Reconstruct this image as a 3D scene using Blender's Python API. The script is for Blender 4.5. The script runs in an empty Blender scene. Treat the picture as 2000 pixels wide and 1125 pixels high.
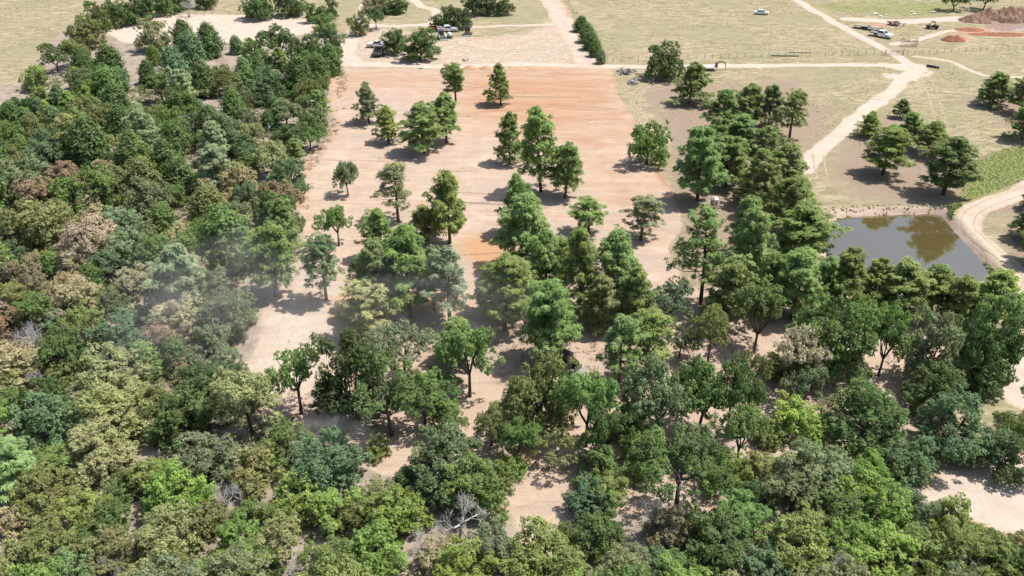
import bpy, math, random
import numpy as np

# ------------------------------------------------------------------ camera, sky, sun, exposure
scene = bpy.context.scene
COL = scene.collection
CAM_H, CAM_PITCH, FOC = 60.0, math.radians(30.0), 1700.0      # drone height (m), tilt, focal length for a 2000 px wide frame
cam = bpy.data.cameras.new('camera')
cam.sensor_width = 36.0
cam.lens = 36.0 * FOC / 2000.0
cam.clip_end = 9000.0
cam_o = bpy.data.objects.new('camera', cam)
cam_o.location = (0, 0, CAM_H)
cam_o.rotation_euler = (math.pi / 2 - CAM_PITCH, 0, 0)
COL.objects.link(cam_o)
scene.camera = cam_o

SUN_EL = math.radians(63.0)
SUN_AZ = math.radians(76.0)                                    # clockwise from +Y
world = bpy.data.worlds.new('World')
scene.world = world
world.use_nodes = True
wn = world.node_tree
for n in list(wn.nodes):
    wn.nodes.remove(n)
sky = wn.nodes.new('ShaderNodeTexSky')
sky.sky_type = 'NISHITA'
sky.sun_disc = False
sky.sun_elevation = SUN_EL
sky.sun_rotation = SUN_AZ
sky.air_density = 1.0
sky.dust_density = 2.0
bg = wn.nodes.new('ShaderNodeBackground')
bg.inputs['Strength'].default_value = 0.12
wo = wn.nodes.new('ShaderNodeOutputWorld')
wn.links.new(sky.outputs[0], bg.inputs[0])
wn.links.new(bg.outputs[0], wo.inputs[0])
sun = bpy.data.lights.new('sun', 'SUN')
sun.energy = 4.8
sun.angle = math.radians(0.53)
sun.color = (1.0, 0.955, 0.88)
sun_o = bpy.data.objects.new('sun', sun)
COL.objects.link(sun_o)
sun_o.location = (60, 40, 120)
from mathutils import Vector, Matrix
sdir = Vector((math.cos(SUN_EL) * math.sin(SUN_AZ), math.cos(SUN_EL) * math.cos(SUN_AZ), math.sin(SUN_EL)))
sun_o.rotation_euler = sdir.to_track_quat('Z', 'Y').to_euler()
vs = scene.view_settings
vs.view_transform = 'Standard'
vs.look = 'None'
vs.exposure = 0.58
vs.gamma = 1.0
vs.use_curve_mapping = False
scene.cycles.max_bounces = 6
scene.cycles.diffuse_bounces = 3
scene.cycles.transmission_bounces = 3
scene.cycles.transparent_max_bounces = 8
scene.cycles.volume_bounces = 3

# ------------------------------------------------------------------ survey: photo point -> point of the land
SP, CP = math.sin(CAM_PITCH), math.cos(CAM_PITCH)
def G(px, py, z=0.0):
    a, b = (px - 1000.0) / FOC, (py - 562.5) / FOC
    dy, dz = CP - b * SP, -SP - b * CP
    t = (z - CAM_H) / dz
    return (a * t, dy * t)
def depth(py, z=0.0):
    return (CAM_H - z) / (SP + (py - 562.5) / FOC * CP)
def GP(pts, z=0.0):
    return np.array([G(x, y, z) for x, y in pts])
def P_of(x, y, z=0.0):
    d = y * CP + (CAM_H - z) * SP
    return 1000 + FOC * x / d, 562.5 + FOC * ((CAM_H - z) * CP - y * SP) / d

# ------------------------------------------------------------------ helpers
def tag(o, label=None, cat=None, group=None, kind=None):
    if label: o['label'] = label
    if cat: o['category'] = cat
    if group: o['group'] = group
    if kind: o['kind'] = kind
    return o
def empty(name, loc=(0, 0, 0), rz=0.0, parent=None):
    o = bpy.data.objects.new(name, None)
    o.empty_display_size = 0.3
    o.location = loc
    o.rotation_euler = (0, 0, rz)
    COL.objects.link(o)
    if parent: o.parent = parent
    return o
def mesh_np(name, V, F, mats=(), smooth=False):
    """V (n,3) array, F list of (m,k) int arrays."""
    me = bpy.data.meshes.new(name)
    V = np.asarray(V, dtype=np.float32)
    if isinstance(F, np.ndarray): F = [F]
    me.vertices.add(len(V))
    me.vertices.foreach_set('co', V.ravel())
    nl = sum(f.size for f in F)
    npoly = sum(len(f) for f in F)
    me.loops.add(nl)
    me.polygons.add(npoly)
    me.loops.foreach_set('vertex_index', np.concatenate([f.ravel() for f in F]).astype(np.int32))
    starts, s = [], 0
    for f in F:
        starts.append(s + np.arange(len(f)) * f.shape[1])
        s += f.size
    me.polygons.foreach_set('loop_start', np.concatenate(starts).astype(np.int32))
    for m in mats: me.materials.append(m)
    me.update(calc_edges=True)
    if smooth:
        me.polygons.foreach_set('use_smooth', np.ones(npoly, dtype=bool))
    return me
def obj_of(name, me, parent=None, loc=(0, 0, 0), rot=(0, 0, 0)):
    o = bpy.data.objects.new(name, me)
    o.location = loc
    o.rotation_euler = rot
    COL.objects.link(o)
    if parent: o.parent = parent
    return o

class MB:
    """collects simple solids; build() links them as ONE mesh object"""
    def __init__(s): s.v, s.f = [], []
    def add(s, vs_, fs_):
        k = len(s.v)
        s.v += [tuple(v) for v in vs_]
        s.f += [tuple(i + k for i in f) for f in fs_]
        return s
    def box(s, c, d, rz=0.0, ry=0.0, taper=1.0, bev=0.0):
        x, y, z = d[0] / 2, d[1] / 2, d[2] / 2
        R = Matrix.Rotation(rz, 3, 'Z') @ Matrix.Rotation(ry, 3, 'Y')
        C = Vector(c)
        b = min(bev, x * .6, y * .6, z * .9)
        rings = []
        if b > 0:
            prof = [(-z, b), (-z + b, 0), (z - b, 0), (z, b)]
        else:
            prof = [(-z, 0), (z, 0)]
        for zz, ins in prof:
            tp = 1.0 + (taper - 1.0) * (zz + z) / (2 * z)
            X, Y = (x - ins) * tp, (y - ins) * tp
            if b > 0:
                bb = b * .8
                ring = [(-X + bb, -Y), (X - bb, -Y), (X, -Y + bb), (X, Y - bb), (X - bb, Y), (-X + bb, Y), (-X, Y - bb), (-X, -Y + bb)]
            else:
                ring = [(-X, -Y), (X, -Y), (X, Y), (-X, Y)]
            rings.append([C + R @ Vector((q[0], q[1], zz)) for q in ring])
        return s.loft(rings)
    def loft(s, rings, caps=True):
        n = len(rings[0]); vs_, fs_ = [], []
        for r in rings: vs_ += list(r)
        for k in range(len(rings) - 1):
            for i in range(n):
                j = (i + 1) % n
                fs_.append((k * n + i, k * n + j, (k + 1) * n + j, (k + 1) * n + i))
        if caps:
            fs_.append(tuple(reversed(range(n))))
            fs_.append(tuple((len(rings) - 1) * n + i for i in range(n)))
        return s.add(vs_, fs_)
    def tube(s, pts, rad, n=7, caps=True):
        pts = [Vector(p) for p in pts]
        if not hasattr(rad, '__len__'): rad = [rad] * len(pts)
        rings = []
        up = Vector((0, 0, 1))
        for i, p in enumerate(pts):
            d = (pts[min(i + 1, len(pts) - 1)] - pts[max(i - 1, 0)]).normalized()
            a = d.cross(up if abs(d.z) < .9 else Vector((1, 0, 0))).normalized()
            b = a.cross(d).normalized()
            rings.append([p + (a * math.cos(t) + b * math.sin(t)) * rad[i] for t in [2 * math.pi * k / n for k in range(n)]])
        return s.loft(rings, caps)
    def prism(s, prof, y0, y1, inset=0.0):
        """side profile in x-z, extruded across y"""
        n = len(prof)
        cx = sum(p[0] for p in prof) / n
        vs_ = [(x, y0, z) for x, z in prof] + [(x, y1, z) for x, z in prof]
        fs_ = [tuple(range(n)), tuple(reversed(range(n, 2 * n)))]
        fs_ += [(i, i + n, (i + 1) % n + n, (i + 1) % n) for i in range(n)]
        return s.add(vs_, fs_)
    def wheel(s, c, r, w, n=16):
        x, y, z = c
        rings = []
        for yy, rr in ((-w / 2, r * .62), (-w / 2, r * .9), (-w * .32, r), (w * .32, r), (w / 2, r * .9), (w / 2, r * .62)):
            rings.append([(x + rr * math.cos(2 * math.pi * k / n), y + yy, z + rr * math.sin(2 * math.pi * k / n)) for k in range(n)])
        return s.loft(rings)
    def build(s, name, mat, parent=None, loc=(0, 0, 0), rz=0.0, smooth=False):
        me = bpy.data.meshes.new(name)
        me.from_pydata(s.v, [], s.f)
        me.materials.append(mat)
        me.validate()
        bm_fix(me)
        if smooth:
            for p in me.polygons: p.use_smooth = True
        return obj_of(name, me, parent, loc, (0, 0, rz))
import bmesh
def bm_fix(me):
    bm = bmesh.new(); bm.from_mesh(me)
    bmesh.ops.recalc_face_normals(bm, faces=bm.faces)
    bm.to_mesh(me); bm.free(); me.update()

# ------------------------------------------------------------------ materials
def nodes_of(name):
    m = bpy.data.materials.new(name)
    m.use_nodes = True
    nt = m.node_tree
    for n in list(nt.nodes): nt.nodes.remove(n)
    return m, nt
class NT:
    def __init__(s, nt): s.nt = nt
    def n(s, t, **k):
        x = s.nt.nodes.new(t)
        for a, b in k.items(): setattr(x, a, b)
        return x
    def l(s, a, b): s.nt.links.new(a, b)
    def val(s, sock, v):
        if isinstance(v, bpy.types.NodeSocket): s.l(v, sock)
        else: sock.default_value = v
    def math(s, op, a, b=None, c=None, clamp=False):
        x = s.n('ShaderNodeMath', operation=op, use_clamp=clamp)
        s.val(x.inputs[0], a)
        if b is not None: s.val(x.inputs[1], b)
        if c is not None: s.val(x.inputs[2], c)
        return x.outputs[0]
    def mix(s, f, a, b, blend='MIX'):
        x = s.n('ShaderNodeMix', data_type='RGBA', blend_type=blend)
        s.val(x.inputs[0], f)
        s.val(x.inputs[6], a if isinstance(a, bpy.types.NodeSocket) else (*a, 1.0))
        s.val(x.inputs[7], b if isinstance(b, bpy.types.NodeSocket) else (*b, 1.0))
        return x.outputs[2]
    def noise(s, vec, scale, detail=4.0, rough=.55, dist=0.0):
        x = s.n('ShaderNodeTexNoise')
        s.l(vec, x.inputs['Vector'])
        x.inputs['Scale'].default_value = scale
        x.inputs['Detail'].default_value = detail
        x.inputs['Roughness'].default_value = rough
        x.inputs['Distortion'].default_value = dist
        return x.outputs[0]
    def mapping(s, vec, scale=(1, 1, 1), rot=(0, 0, 0), loc=(0, 0, 0)):
        x = s.n('ShaderNodeMapping')
        s.l(vec, x.inputs[0])
        x.inputs['Scale'].default_value = scale
        x.inputs['Rotation'].default_value = rot
        x.inputs['Location'].default_value = loc
        return x.outputs[0]
    def smooth(s, v, lo, hi):
        x = s.n('ShaderNodeMapRange', interpolation_type='SMOOTHSTEP')
        s.val(x.inputs[0], v)
        x.inputs[1].default_value = lo; x.inputs[2].default_value = hi
        return x.outputs[0]
    def remap(s, v, lo, hi, a, b):
        x = s.n('ShaderNodeMapRange')
        s.val(x.inputs[0], v)
        x.inputs[1].default_value = lo; x.inputs[2].default_value = hi
        x.inputs[3].default_value = a; x.inputs[4].default_value = b
        return x.outputs[0]
def paint(name, col, rough=.5, metal=0.0, wear=.25, scale=3.0, spec=.5):
    m, nt = nodes_of(name); N = NT(nt)
    tc = N.n('ShaderNodeTexCoord').outputs['Object']
    nz = N.noise(tc, scale, 5, .6)
    f = N.remap(nz, .3, .75, 0.0, wear)
    dark = tuple(c * .45 + .02 for c in col)
    c = N.mix(f, col, dark)
    b = N.n('ShaderNodeBsdfPrincipled')
    N.l(c, b.inputs['Base Color'])
    b.inputs['Roughness'].default_value = rough
    b.inputs['Metallic'].default_value = metal
    b.inputs['Specular IOR Level'].default_value = spec
    o = N.n('ShaderNodeOutputMaterial')
    N.l(b.outputs[0], o.inputs[0])
    return m
M = dict(
    white=paint('white_paint', (.78, .78, .77), .3, 0, .12),
    black=paint('black_paint', (.02, .02, .021), .45, 0, .1),
    rubber=paint('rubber', (.022, .021, .02), .85, 0, .4),
    glass=paint('dark_glass', (.02, .027, .033), .06, 0, .05),
    rim=paint('rim', (.45, .45, .45), .4, .6),
    steel=paint('steel', (.5, .5, .5), .38, .8, .3),
    greysteel=paint('grey_steel', (.17, .165, .16), .6, .2, .5),
    darksteel=paint('dark_steel', (.05, .048, .047), .6, .2, .4),
    rust=paint('rusty_steel', (.13, .075, .05), .85, 0, .5),
    red=paint('red_paint', (.42, .035, .05), .45, 0, .25),
    yellow=paint('yellow_paint', (.62, .36, .06), .45, 0, .3),
    tan=paint('tan_paint', (.52, .36, .17), .5, 0, .3),
    wood=paint('weathered_wood', (.30, .255, .21), .9, 0, .5, 6.0),
    deck=paint('pale_deck_boards', (.55, .47, .42), .9, 0, .3, 2.0),
    concrete=paint('pale_grey', (.4, .4, .39), .9, 0, .4),
    lamp=paint('tail_lamp', (.45, .02, .02), .3),
    lens=paint('head_lamp', (.75, .75, .72), .2),
    char=paint('dark_rubble', (.11, .11, .115), .9, 0, .5),
    slate=paint('pale_rubble', (.30, .31, .33), .9, 0, .4),
)
def foliage_mat(name, trans=.3):
    m, nt = nodes_of(name); N = NT(nt)
    oi = N.n('ShaderNodeObjectInfo')
    at = N.n('ShaderNodeAttribute', attribute_name='leaf')
    sep = N.n('ShaderNodeSeparateColor'); N.l(at.outputs['Color'], sep.inputs[0])
    hsv = N.n('ShaderNodeHueSaturation')
    dry = N.math('MULTIPLY', N.smooth(sep.outputs[1], .72, 1.0), .32)
    N.l(N.mix(dry, oi.outputs['Color'], (.27, .255, .12)), hsv.inputs['Color'])
    N.l(N.math('ADD', N.remap(sep.outputs[1], 0, 1, .482, .518), N.remap(oi.outputs['Random'], 0, 1, -.008, .008)), hsv.inputs['Hue'])
    N.l(N.remap(sep.outputs[2], 0, 1, .78, 1.12), hsv.inputs['Saturation'])
    N.l(N.remap(sep.outputs[0], 0, 1, .62, 1.45), hsv.inputs['Value'])
    d = N.n('ShaderNodeBsdfPrincipled')
    N.l(hsv.outputs[0], d.inputs['Base Color'])
    d.inputs['Roughness'].default_value = .55
    d.inputs['Specular IOR Level'].default_value = .12
    t = N.n('ShaderNodeBsdfTranslucent')
    N.l(N.mix(1.0, hsv.outputs[0], (1.05, 1.25, .75), 'MULTIPLY'), t.inputs[0])
    mx = N.n('ShaderNodeMixShader'); mx.inputs[0].default_value = trans
    N.l(d.outputs[0], mx.inputs[1]); N.l(t.outputs[0], mx.inputs[2])
    o = N.n('ShaderNodeOutputMaterial'); N.l(mx.outputs[0], o.inputs[0])
    return m
M['leaf'] = foliage_mat('leaves', .38)
M['needle'] = foliage_mat('needles', .36)
def bark_mat(name, a, b):
    m, nt = nodes_of(name); N = NT(nt)
    p = N.n('ShaderNodeTexCoord').outputs['Object']
    nz = N.noise(N.mapping(p, (6, 6, 1.2)), 6, 5, .65)
    c = N.mix(N.smooth(nz, .3, .7), a, b)
    d = N.n('ShaderNodeBsdfPrincipled'); N.l(c, d.inputs['Base Color'])
    d.inputs['Roughness'].default_value = .95
    o = N.n('ShaderNodeOutputMaterial'); N.l(d.outputs[0], o.inputs[0])
    return m
M['bark'] = bark_mat('bark', (.05, .04, .033), (.12, .095, .075))
M['pinebark'] = bark_mat('pine_bark', (.05, .035, .027), (.13, .085, .06))
M['deadwood'] = bark_mat('dead_wood', (.30, .285, .275), (.52, .50, .48))
# ------------------------------------------------------------------ the land
def vnoise(x, y, seed, scale):
    """value noise on arrays, 0..1"""
    r = np.random.RandomState(seed).rand(256, 256)
    X, Y = x * scale, y * scale
    xi, yi = np.floor(X).astype(int), np.floor(Y).astype(int)
    fx, fy = X - xi, Y - yi
    fx = fx * fx * (3 - 2 * fx); fy = fy * fy * (3 - 2 * fy)
    a = r[xi & 255, yi & 255]; b = r[(xi + 1) & 255, yi & 255]
    c = r[xi & 255, (yi + 1) & 255]; d = r[(xi + 1) & 255, (yi + 1) & 255]
    return (a * (1 - fx) + b * fx) * (1 - fy) + (c * (1 - fx) + d * fx) * fy
def fbm(x, y, seed, scale, oct_=4):
    s, amp, t = 0, 1.0, 0
    for k in range(oct_):
        s = s + amp * vnoise(x + 31.7 * k, y - 17.3 * k, seed + k, scale * 2 ** k); t += amp; amp *= .5
    return s / t
def seg_dist(x, y, P, closed):
    n = len(P); best = np.full(x.shape, 1e9)
    for i in range(n if closed else n - 1):
        ax, ay = P[i]; bx, by = P[(i + 1) % n]
        dx, dy = bx - ax, by - ay
        t = np.clip(((x - ax) * dx + (y - ay) * dy) / (dx * dx + dy * dy + 1e-9), 0, 1)
        best = np.minimum(best, (x - ax - t * dx) ** 2 + (y - ay - t * dy) ** 2)
    return np.sqrt(best)
def inside(x, y, P):
    r = np.zeros(x.shape, bool); n = len(P)
    for i in range(n):
        ax, ay = P[i]; bx, by = P[(i + 1) % n]
        c = (ay > y) != (by > y)
        r ^= c & (x < (bx - ax) * (y - ay) / (by - ay + 1e-12) + ax)
    return r
def sdist(x, y, P):
    d = seg_dist(x, y, P, True)
    return np.where(inside(x, y, P), -d, d)
def poly_mask(x, y, px, soft):
    P = GP(px)
    lo, hi = P.min(0) - soft * 2, P.max(0) + soft * 2
    m = np.zeros(x.shape)
    k = (x > lo[0]) & (x < hi[0]) & (y > lo[1]) & (y < hi[1])
    m[k] = np.clip(.5 - sdist(x[k], y[k], P) / (2 * soft), 0, 1)
    return m
def line_mask(x, y, px, width, soft):
    P = GP(px)
    lo, hi = P.min(0) - width - soft * 2, P.max(0) + width + soft * 2
    m = np.zeros(x.shape)
    k = (x > lo[0]) & (x < hi[0]) & (y > lo[1]) & (y < hi[1])
    m[k] = np.clip(.5 - (seg_dist(x[k], y[k], P, False) - width / 2) / (2 * soft), 0, 1)
    return m
def smoothpath(px, sub=8):
    P = [np.array(p, float) for p in px]; out = []
    for i in range(len(P) - 1):
        p0, p1, p2, p3 = P[max(i - 1, 0)], P[i], P[i + 1], P[min(i + 2, len(P) - 1)]
        for k in range(sub):
            t = k / sub
            out.append(tuple(.5 * (2 * p1 + (p2 - p0) * t + (2 * p0 - 5 * p1 + 4 * p2 - p3) * t * t + (3 * p1 - p0 - 3 * p2 + p3) * t ** 3)))
    out.append(tuple(P[-1]))
    return out

CLEARED = [(655, 134), (641, 180), (648, 235), (640, 272), (602, 298), (586, 370), (576, 405), (592, 440), (585, 480), (556, 540),
           (520, 592), (500, 640), (485, 690), (452, 775), (470, 802), (560, 835), (600, 868), (690, 905), (760, 935), (860, 935),
           (950, 965), (990, 1010), (1000, 1060), (985, 1140), (1070, 1140), (1115, 1060), (1130, 1010), (1200, 1010), (1400, 1000),
           (1440, 1080), (1500, 1105), (1540, 1010), (1650, 920), (1790, 880), (1830, 770), (1930, 735), (1950, 660), (1830, 600), (1700, 578),
           (1600, 548), (1490, 520), (1420, 560), (1330, 560), (1306, 500), (1336, 440), (1322, 408), (1290, 330), (1242, 250), (1188, 132)]
REDBAND = [(655, 140), (645, 200), (700, 175), (860, 165), (880, 235), (1010, 275), (1200, 285), (1255, 265), (1190, 136), (1000, 134), (900, 142)]
REDCORE = [(870, 158), (900, 142), (1185, 136), (1222, 205), (1200, 225), (1000, 232), (890, 205)]
ORANGE1 = [(905, 470), (940, 458), (1000, 478), (1020, 505), (985, 525), (935, 535), (905, 500)]
ORANGE2 = [(648, 590), (700, 545), (780, 560), (900, 575), (930, 605), (860, 615), (700, 625), (645, 630)]
ORANGE3 = [(1010, 850), (1060, 840), (1040, 900), (1010, 905)]
SANDPALE = [(520, 605), (590, 600), (690, 650), (660, 690), (600, 760), (530, 790), (470, 780), (490, 700)]
ARENA = [(205, 66), (230, 44), (300, 30), (420, 27), (540, 30), (600, 38), (618, 52), (600, 66), (520, 76), (400, 88), (310, 92), (240, 84)]
WOODFLOOR = [(-60, 160), (20, 172), (60, 148), (80, 105), (120, 60), (150, 40), (205, 72), (300, 98), (500, 84), (600, 70), (640, 40), (668, 70), (660, 130),
             (641, 180), (648, 235), (640, 272), (602, 298), (586, 370), (576, 405), (592, 440), (585, 480), (556, 540), (520, 592),
             (500, 640), (485, 690), (452, 775), (470, 802), (600, 868), (760, 935), (860, 935), (950, 965), (1000, 1060), (985, 1140),
             (800, 1500), (-900, 1500), (-700, 600), (-300, 250)]
WOODFLOOR2 = [(1060, 1140), (1115, 1060), (1130, 1010), (1400, 1000), (1440, 1080), (1500, 1105), (1540, 1010), (1650, 930), (1790, 940), (1880, 1020), (2100, 1050),
              (2600, 1100), (2400, 1500), (800, 1500)]
TOPLOT = [(668, 60), (700, 40), (830, 60), (920, 70), (1010, 62), (1075, 20), (1135, 60), (1185, 132), (655, 136)]
ROADS = {
    'lane_up': (smoothpath([(1150, 128), (1128, 90), (1100, 45), (1078, 5), (1062, -25), (1050, -60)]), 6.5, 1.0),
    'lane_band': (smoothpath([(655, 125), (760, 126), (900, 128), (1050, 126), (1180, 130)]), 3.6, 1.0),
    'lane_loop': (smoothpath([(700, 126), (682, 108), (678, 88), (690, 66), (705, 40), (720, 5), (730, -30)]), 4.2, 1.0),
    'lane_mid': (smoothpath([(690, 48), (760, 50), (830, 48), (850, 35), (845, 20), (815, 8), (805, -20)]), 2.8, .8),
    'lane_mid2': (smoothpath([(830, 50), (900, 52), (980, 50), (1075, 48)]), 2.2, .8),
    'pasture_lane': (smoothpath([(1185, 131), (1300, 131), (1400, 130), (1550, 128), (1700, 128), (1780, 128)], 4), 3.0, .6),
    'diag_lane': (smoothpath([(1520, -30), (1560, 2), (1620, 38), (1680, 72), (1735, 97), (1770, 118), (1795, 132)]), 3.0, .6),
    'down_lane': (smoothpath([(1795, 128), (1775, 150), (1745, 175), (1700, 212), (1640, 262), (1590, 298), (1570, 330)]), 3.4, .8),
    'pond_lane': (smoothpath([(2060, 345), (1990, 375), (1930, 398), (1895, 420), (1893, 448), (1925, 480), (1965, 512), (1985, 540), (1975, 560), (1955, 566)]), 3.6, .7),
    'east_lane': (smoothpath([(1985, 540), (2010, 600), (2030, 660), (2010, 720), (2000, 780)]), 5.0, 1.2),
    'east_spur': (smoothpath([(1790, 110), (1850, 120), (1930, 148), (2010, 150)]), 1.6, .6),
    'yard': (smoothpath([(1660, 38), (1760, 42), (1850, 38), (1880, 36)]), 5.0, 1.5),
    'yard2': (smoothpath([(1745, 85), (1790, 78), (1850, 60), (1890, 58)]), 2.2, .9),
}
SANDSE = [(1770, 962), (1830, 925), (1930, 905), (2150, 880), (2200, 1045), (2000, 1048), (1890, 1030), (1840, 990)]
LITTER = [[(1290, 330), (1330, 420), (1310, 500), (1335, 560), (1420, 560), (1420, 400), (1340, 330)], [(1245, 165), (1300, 150), (1400, 165), (1560, 150), (1590, 200), (1640, 210), (1600, 280), (1560, 300), (1560, 400), (1500, 520), (1420, 560), (1320, 500), (1335, 440), (1320, 400), (1290, 250), (1262, 200)],
          [(1640, 250), (1700, 225), (1760, 230), (1880, 290), (1885, 380), (1800, 400), (1660, 385), (1610, 340), (1640, 290)],
          [(1880, 195), (1960, 185), (2060, 200), (2060, 300), (1940, 240)],
          [(1930, 390), (2060, 380), (2060, 520), (1990, 510)]]
GREEN = [[(1880, 350), (1910, 310), (1960, 290), (2080, 265), (2080, 345), (1990, 360), (1900, 398), (1870, 402)],
         [(1860, 410), (1890, 400), (1895, 440), (1960, 520), (1955, 545), (1925, 505), (1880, 455)],
         [(1560, 10), (1640, 0), (1900, 0), (1860, 35), (1700, 34), (1640, 25)],
         [(800, -10), (900, -10), (890, 18), (850, 22)]]
REDSPOIL = [[(1840, 62), (1900, 52), (2100, 58), (2100, 72), (1960, 72), (1900, 68)], [(1835, 82), (1860, 70), (1890, 70), (1890, 84)], [(1690, 44), (1750, 42), (1745, 52), (1700, 54)],
            [(1068, 0), (1095, 0), (1120, 35), (1108, 38), (1085, 15)]]
POND = [(1612, 440), (1650, 426), (1750, 421), (1830, 420), (1846, 432), (1866, 455), (1895, 486), (1925, 518), (1932, 540), (1890, 556), (1800, 572), (1715, 574), (1650, 548), (1618, 500)]
POND_Z = -0.75
POND = smoothpath(POND + [POND[0]], 5)[:-1]
MUDPOOL = [(1925, 52), (1950, 46), (2000, 46), (2080, 48), (2080, 56), (1990, 60), (1940, 60)]
MUD_Z = -0.45

def land_z(x, y):
    z = (fbm(x, y, 5, .05, 3) - .5) * .55
    P = GP(POND, POND_Z)
    k = (x > P[:, 0].min() - 8) & (x < P[:, 0].max() + 8) & (y > P[:, 1].min() - 8) & (y < P[:, 1].max() + 8)
    zz = z.copy()
    if k.any():
        d = sdist(x[k], y[k], P) + (fbm(x[k], y[k], 91, .5, 3) - .5) * .9
        t = np.clip((d + .9) / 2.3, 0, 1); t = t * t * (3 - 2 * t)
        lip = np.exp(-((d - 1.9) / .8) ** 2) * .22
        zz[k] = (POND_Z - .55) * (1 - t) + zz[k] * t + lip
    P = GP(MUDPOOL, MUD_Z)
    k = (x > P[:, 0].min() - 6) & (x < P[:, 0].max() + 6) & (y > P[:, 1].min() - 6) & (y < P[:, 1].max() + 6)
    if k.any():
        d = sdist(x[k], y[k], P) + (fbm(x[k], y[k], 92, .4, 3) - .5) * 1.4
        t = np.clip((d + .6) / 2.2, 0, 1); t = t * t * (3 - 2 * t)
        zz[k] = (MUD_Z - .4) * (1 - t) + zz[k] * t
    fade = np.clip((330 - y) / 40, 0, 1) * np.clip((y - 34) / 10, 0, 1) * np.clip((.9 * y - np.abs(x)) / 12, 0, 1)
    return zz * fade
def Z1(x, y):
    return float(land_z(np.array([float(x)]), np.array([float(y)]))[0])

def ground_mat():
    m, nt = nodes_of('land_surface'); N = NT(nt)
    pos = N.n('ShaderNodeNewGeometry').outputs['Position']
    A = N.n('ShaderNodeSeparateColor'); N.l(N.n('ShaderNodeAttribute', attribute_name='soil_a').outputs['Color'], A.inputs[0])
    atb = N.n('ShaderNodeAttribute', attribute_name='soil_b')
    B = N.n('ShaderNodeSeparateColor'); N.l(atb.outputs['Color'], B.inputs[0])
    n_big = N.noise(pos, .035, 3, .5)
    n_mid = N.noise(pos, .35, 5, .62)
    n_edge = N.noise(pos, .9, 5, .65)
    n_fine = N.noise(pos, 3.5, 5, .7)
    n_grit = N.noise(pos, 11.0, 3, .7)
    streak = N.noise(N.mapping(pos, (.05, .75, 1), (0, 0, .03)), 1.0, 5, .62, .4)
    streak2 = N.noise(N.mapping(pos, (.14, 2.2, 1), (0, 0, -.05)), 1.0, 5, .66, .5)
    mow = N.noise(N.mapping(pos, (.22, .62, 1), (0, 0, .22)), 1.0, 6, .72, .9)
    mow2 = N.noise(N.mapping(pos, (.5, 1.7, 1), (0, 0, .1)), 1.0, 5, .75, .7)
    def mk(sock, k=.55, lo=.36, hi=.64, nz=None):
        return N.smooth(N.math('ADD', sock, N.math('MULTIPLY', N.math('SUBTRACT', nz or n_edge, .5), k)), lo, hi)
    litter, green, floor_ = A.outputs[0], A.outputs[1], A.outputs[2]
    dirt, red, pale = B.outputs[0], B.outputs[1], B.outputs[2]
    straw = N.mix(N.smooth(mow2, .35, .65), (.435, .365, .24), (.30, .25, .158))
    olive = N.mix(N.smooth(n_fine, .3, .7), (.195, .178, .105), (.265, .232, .148))
    grass = N.mix(N.smooth(mow, .42, .58), olive, straw)
    grass = N.mix(N.math('MULTIPLY', N.smooth(n_big, .46, .6), .6), grass, (.255, .24, .14))
    grass = N.mix(N.math('MULTIPLY', N.smooth(N.noise(pos, .09, 5, .65), .52, .66), .6), grass, (.33, .265, .18))
    lit = N.mix(N.smooth(n_fine, .3, .7), (.235, .175, .128), (.32, .25, .185))
    c = N.mix(mk(litter, 1.0, .25, .85, n_mid), grass, lit)
    gr = N.mix(N.smooth(n_fine, .3, .7), (.13, .165, .05), (.24, .25, .10))
    c = N.mix(mk(green, .8, .3, .75, n_mid), c, gr)
    fl = N.mix(N.smooth(n_mid, .35, .65), (.25, .205, .165), (.36, .30, .245))
    fl = N.mix(N.math('MULTIPLY', N.smooth(n_fine, .5, .75), .55), fl, (.13, .12, .07))
    c = N.mix(mk(floor_), c, fl)
    tan = N.mix(N.smooth(n_mid, .3, .7), (.475, .365, .278), (.405, .30, .225))
    tan = N.mix(N.math('MULTIPLY', N.smooth(streak, .50, .62), .42), tan, (.36, .265, .205))
    tan = N.mix(N.math('MULTIPLY', N.smooth(streak2, .56, .66), .45), tan, (.27, .21, .17))
    patch0 = N.noise(N.mapping(pos, (.06, .2, 1), (0, 0, -.1)), 1.0, 5, .65, 1.0)
    rd = N.mix(N.smooth(patch0, .35, .65), (.43, .28, .185), (.37, .215, .135))
    rd = N.mix(N.math('MULTIPLY', N.smooth(streak2, .54, .66), .45), rd, (.29, .17, .115))
    patch = N.noise(N.mapping(pos, (.045, .11, 1), (0, 0, .12)), 1.0, 4, .6, 1.2)
    tan = N.mix(N.math('MULTIPLY', N.smooth(patch, .5, .68), .6), tan, (.365, .305, .26))
    tan = N.mix(N.math('MULTIPLY', N.smooth(patch, .46, .32), .55), tan, (.53, .425, .345))
    dd = N.mix(mk(red, .9, .2, .85, patch0), tan, rd)
    dd = N.mix(mk(atb.outputs['Alpha'], .8, .25, .8), dd, N.mix(N.smooth(n_fine, .3, .7), (.475, .29, .165), (.42, .245, .135)))
    c = N.mix(mk(dirt), c, dd)
    pl = N.mix(N.smooth(n_mid, .3, .7), (.53, .44, .36), (.455, .37, .30))
    c = N.mix(mk(pale, .8, .3, .75), c, pl)
    grain = N.math('ADD', N.math('MULTIPLY', N.math('SUBTRACT', n_grit, .5), .34), N.math('MULTIPLY', N.math('SUBTRACT', n_fine, .5), .42))
    hs = N.n('ShaderNodeHueSaturation'); N.l(c, hs.inputs['Color']); N.l(N.math('ADD', .86, grain), hs.inputs['Value'])
    b = N.n('ShaderNodeBsdfPrincipled')
    N.l(hs.outputs[0], b.inputs['Base Color'])
    b.inputs['Roughness'].default_value = 1.0
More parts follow.
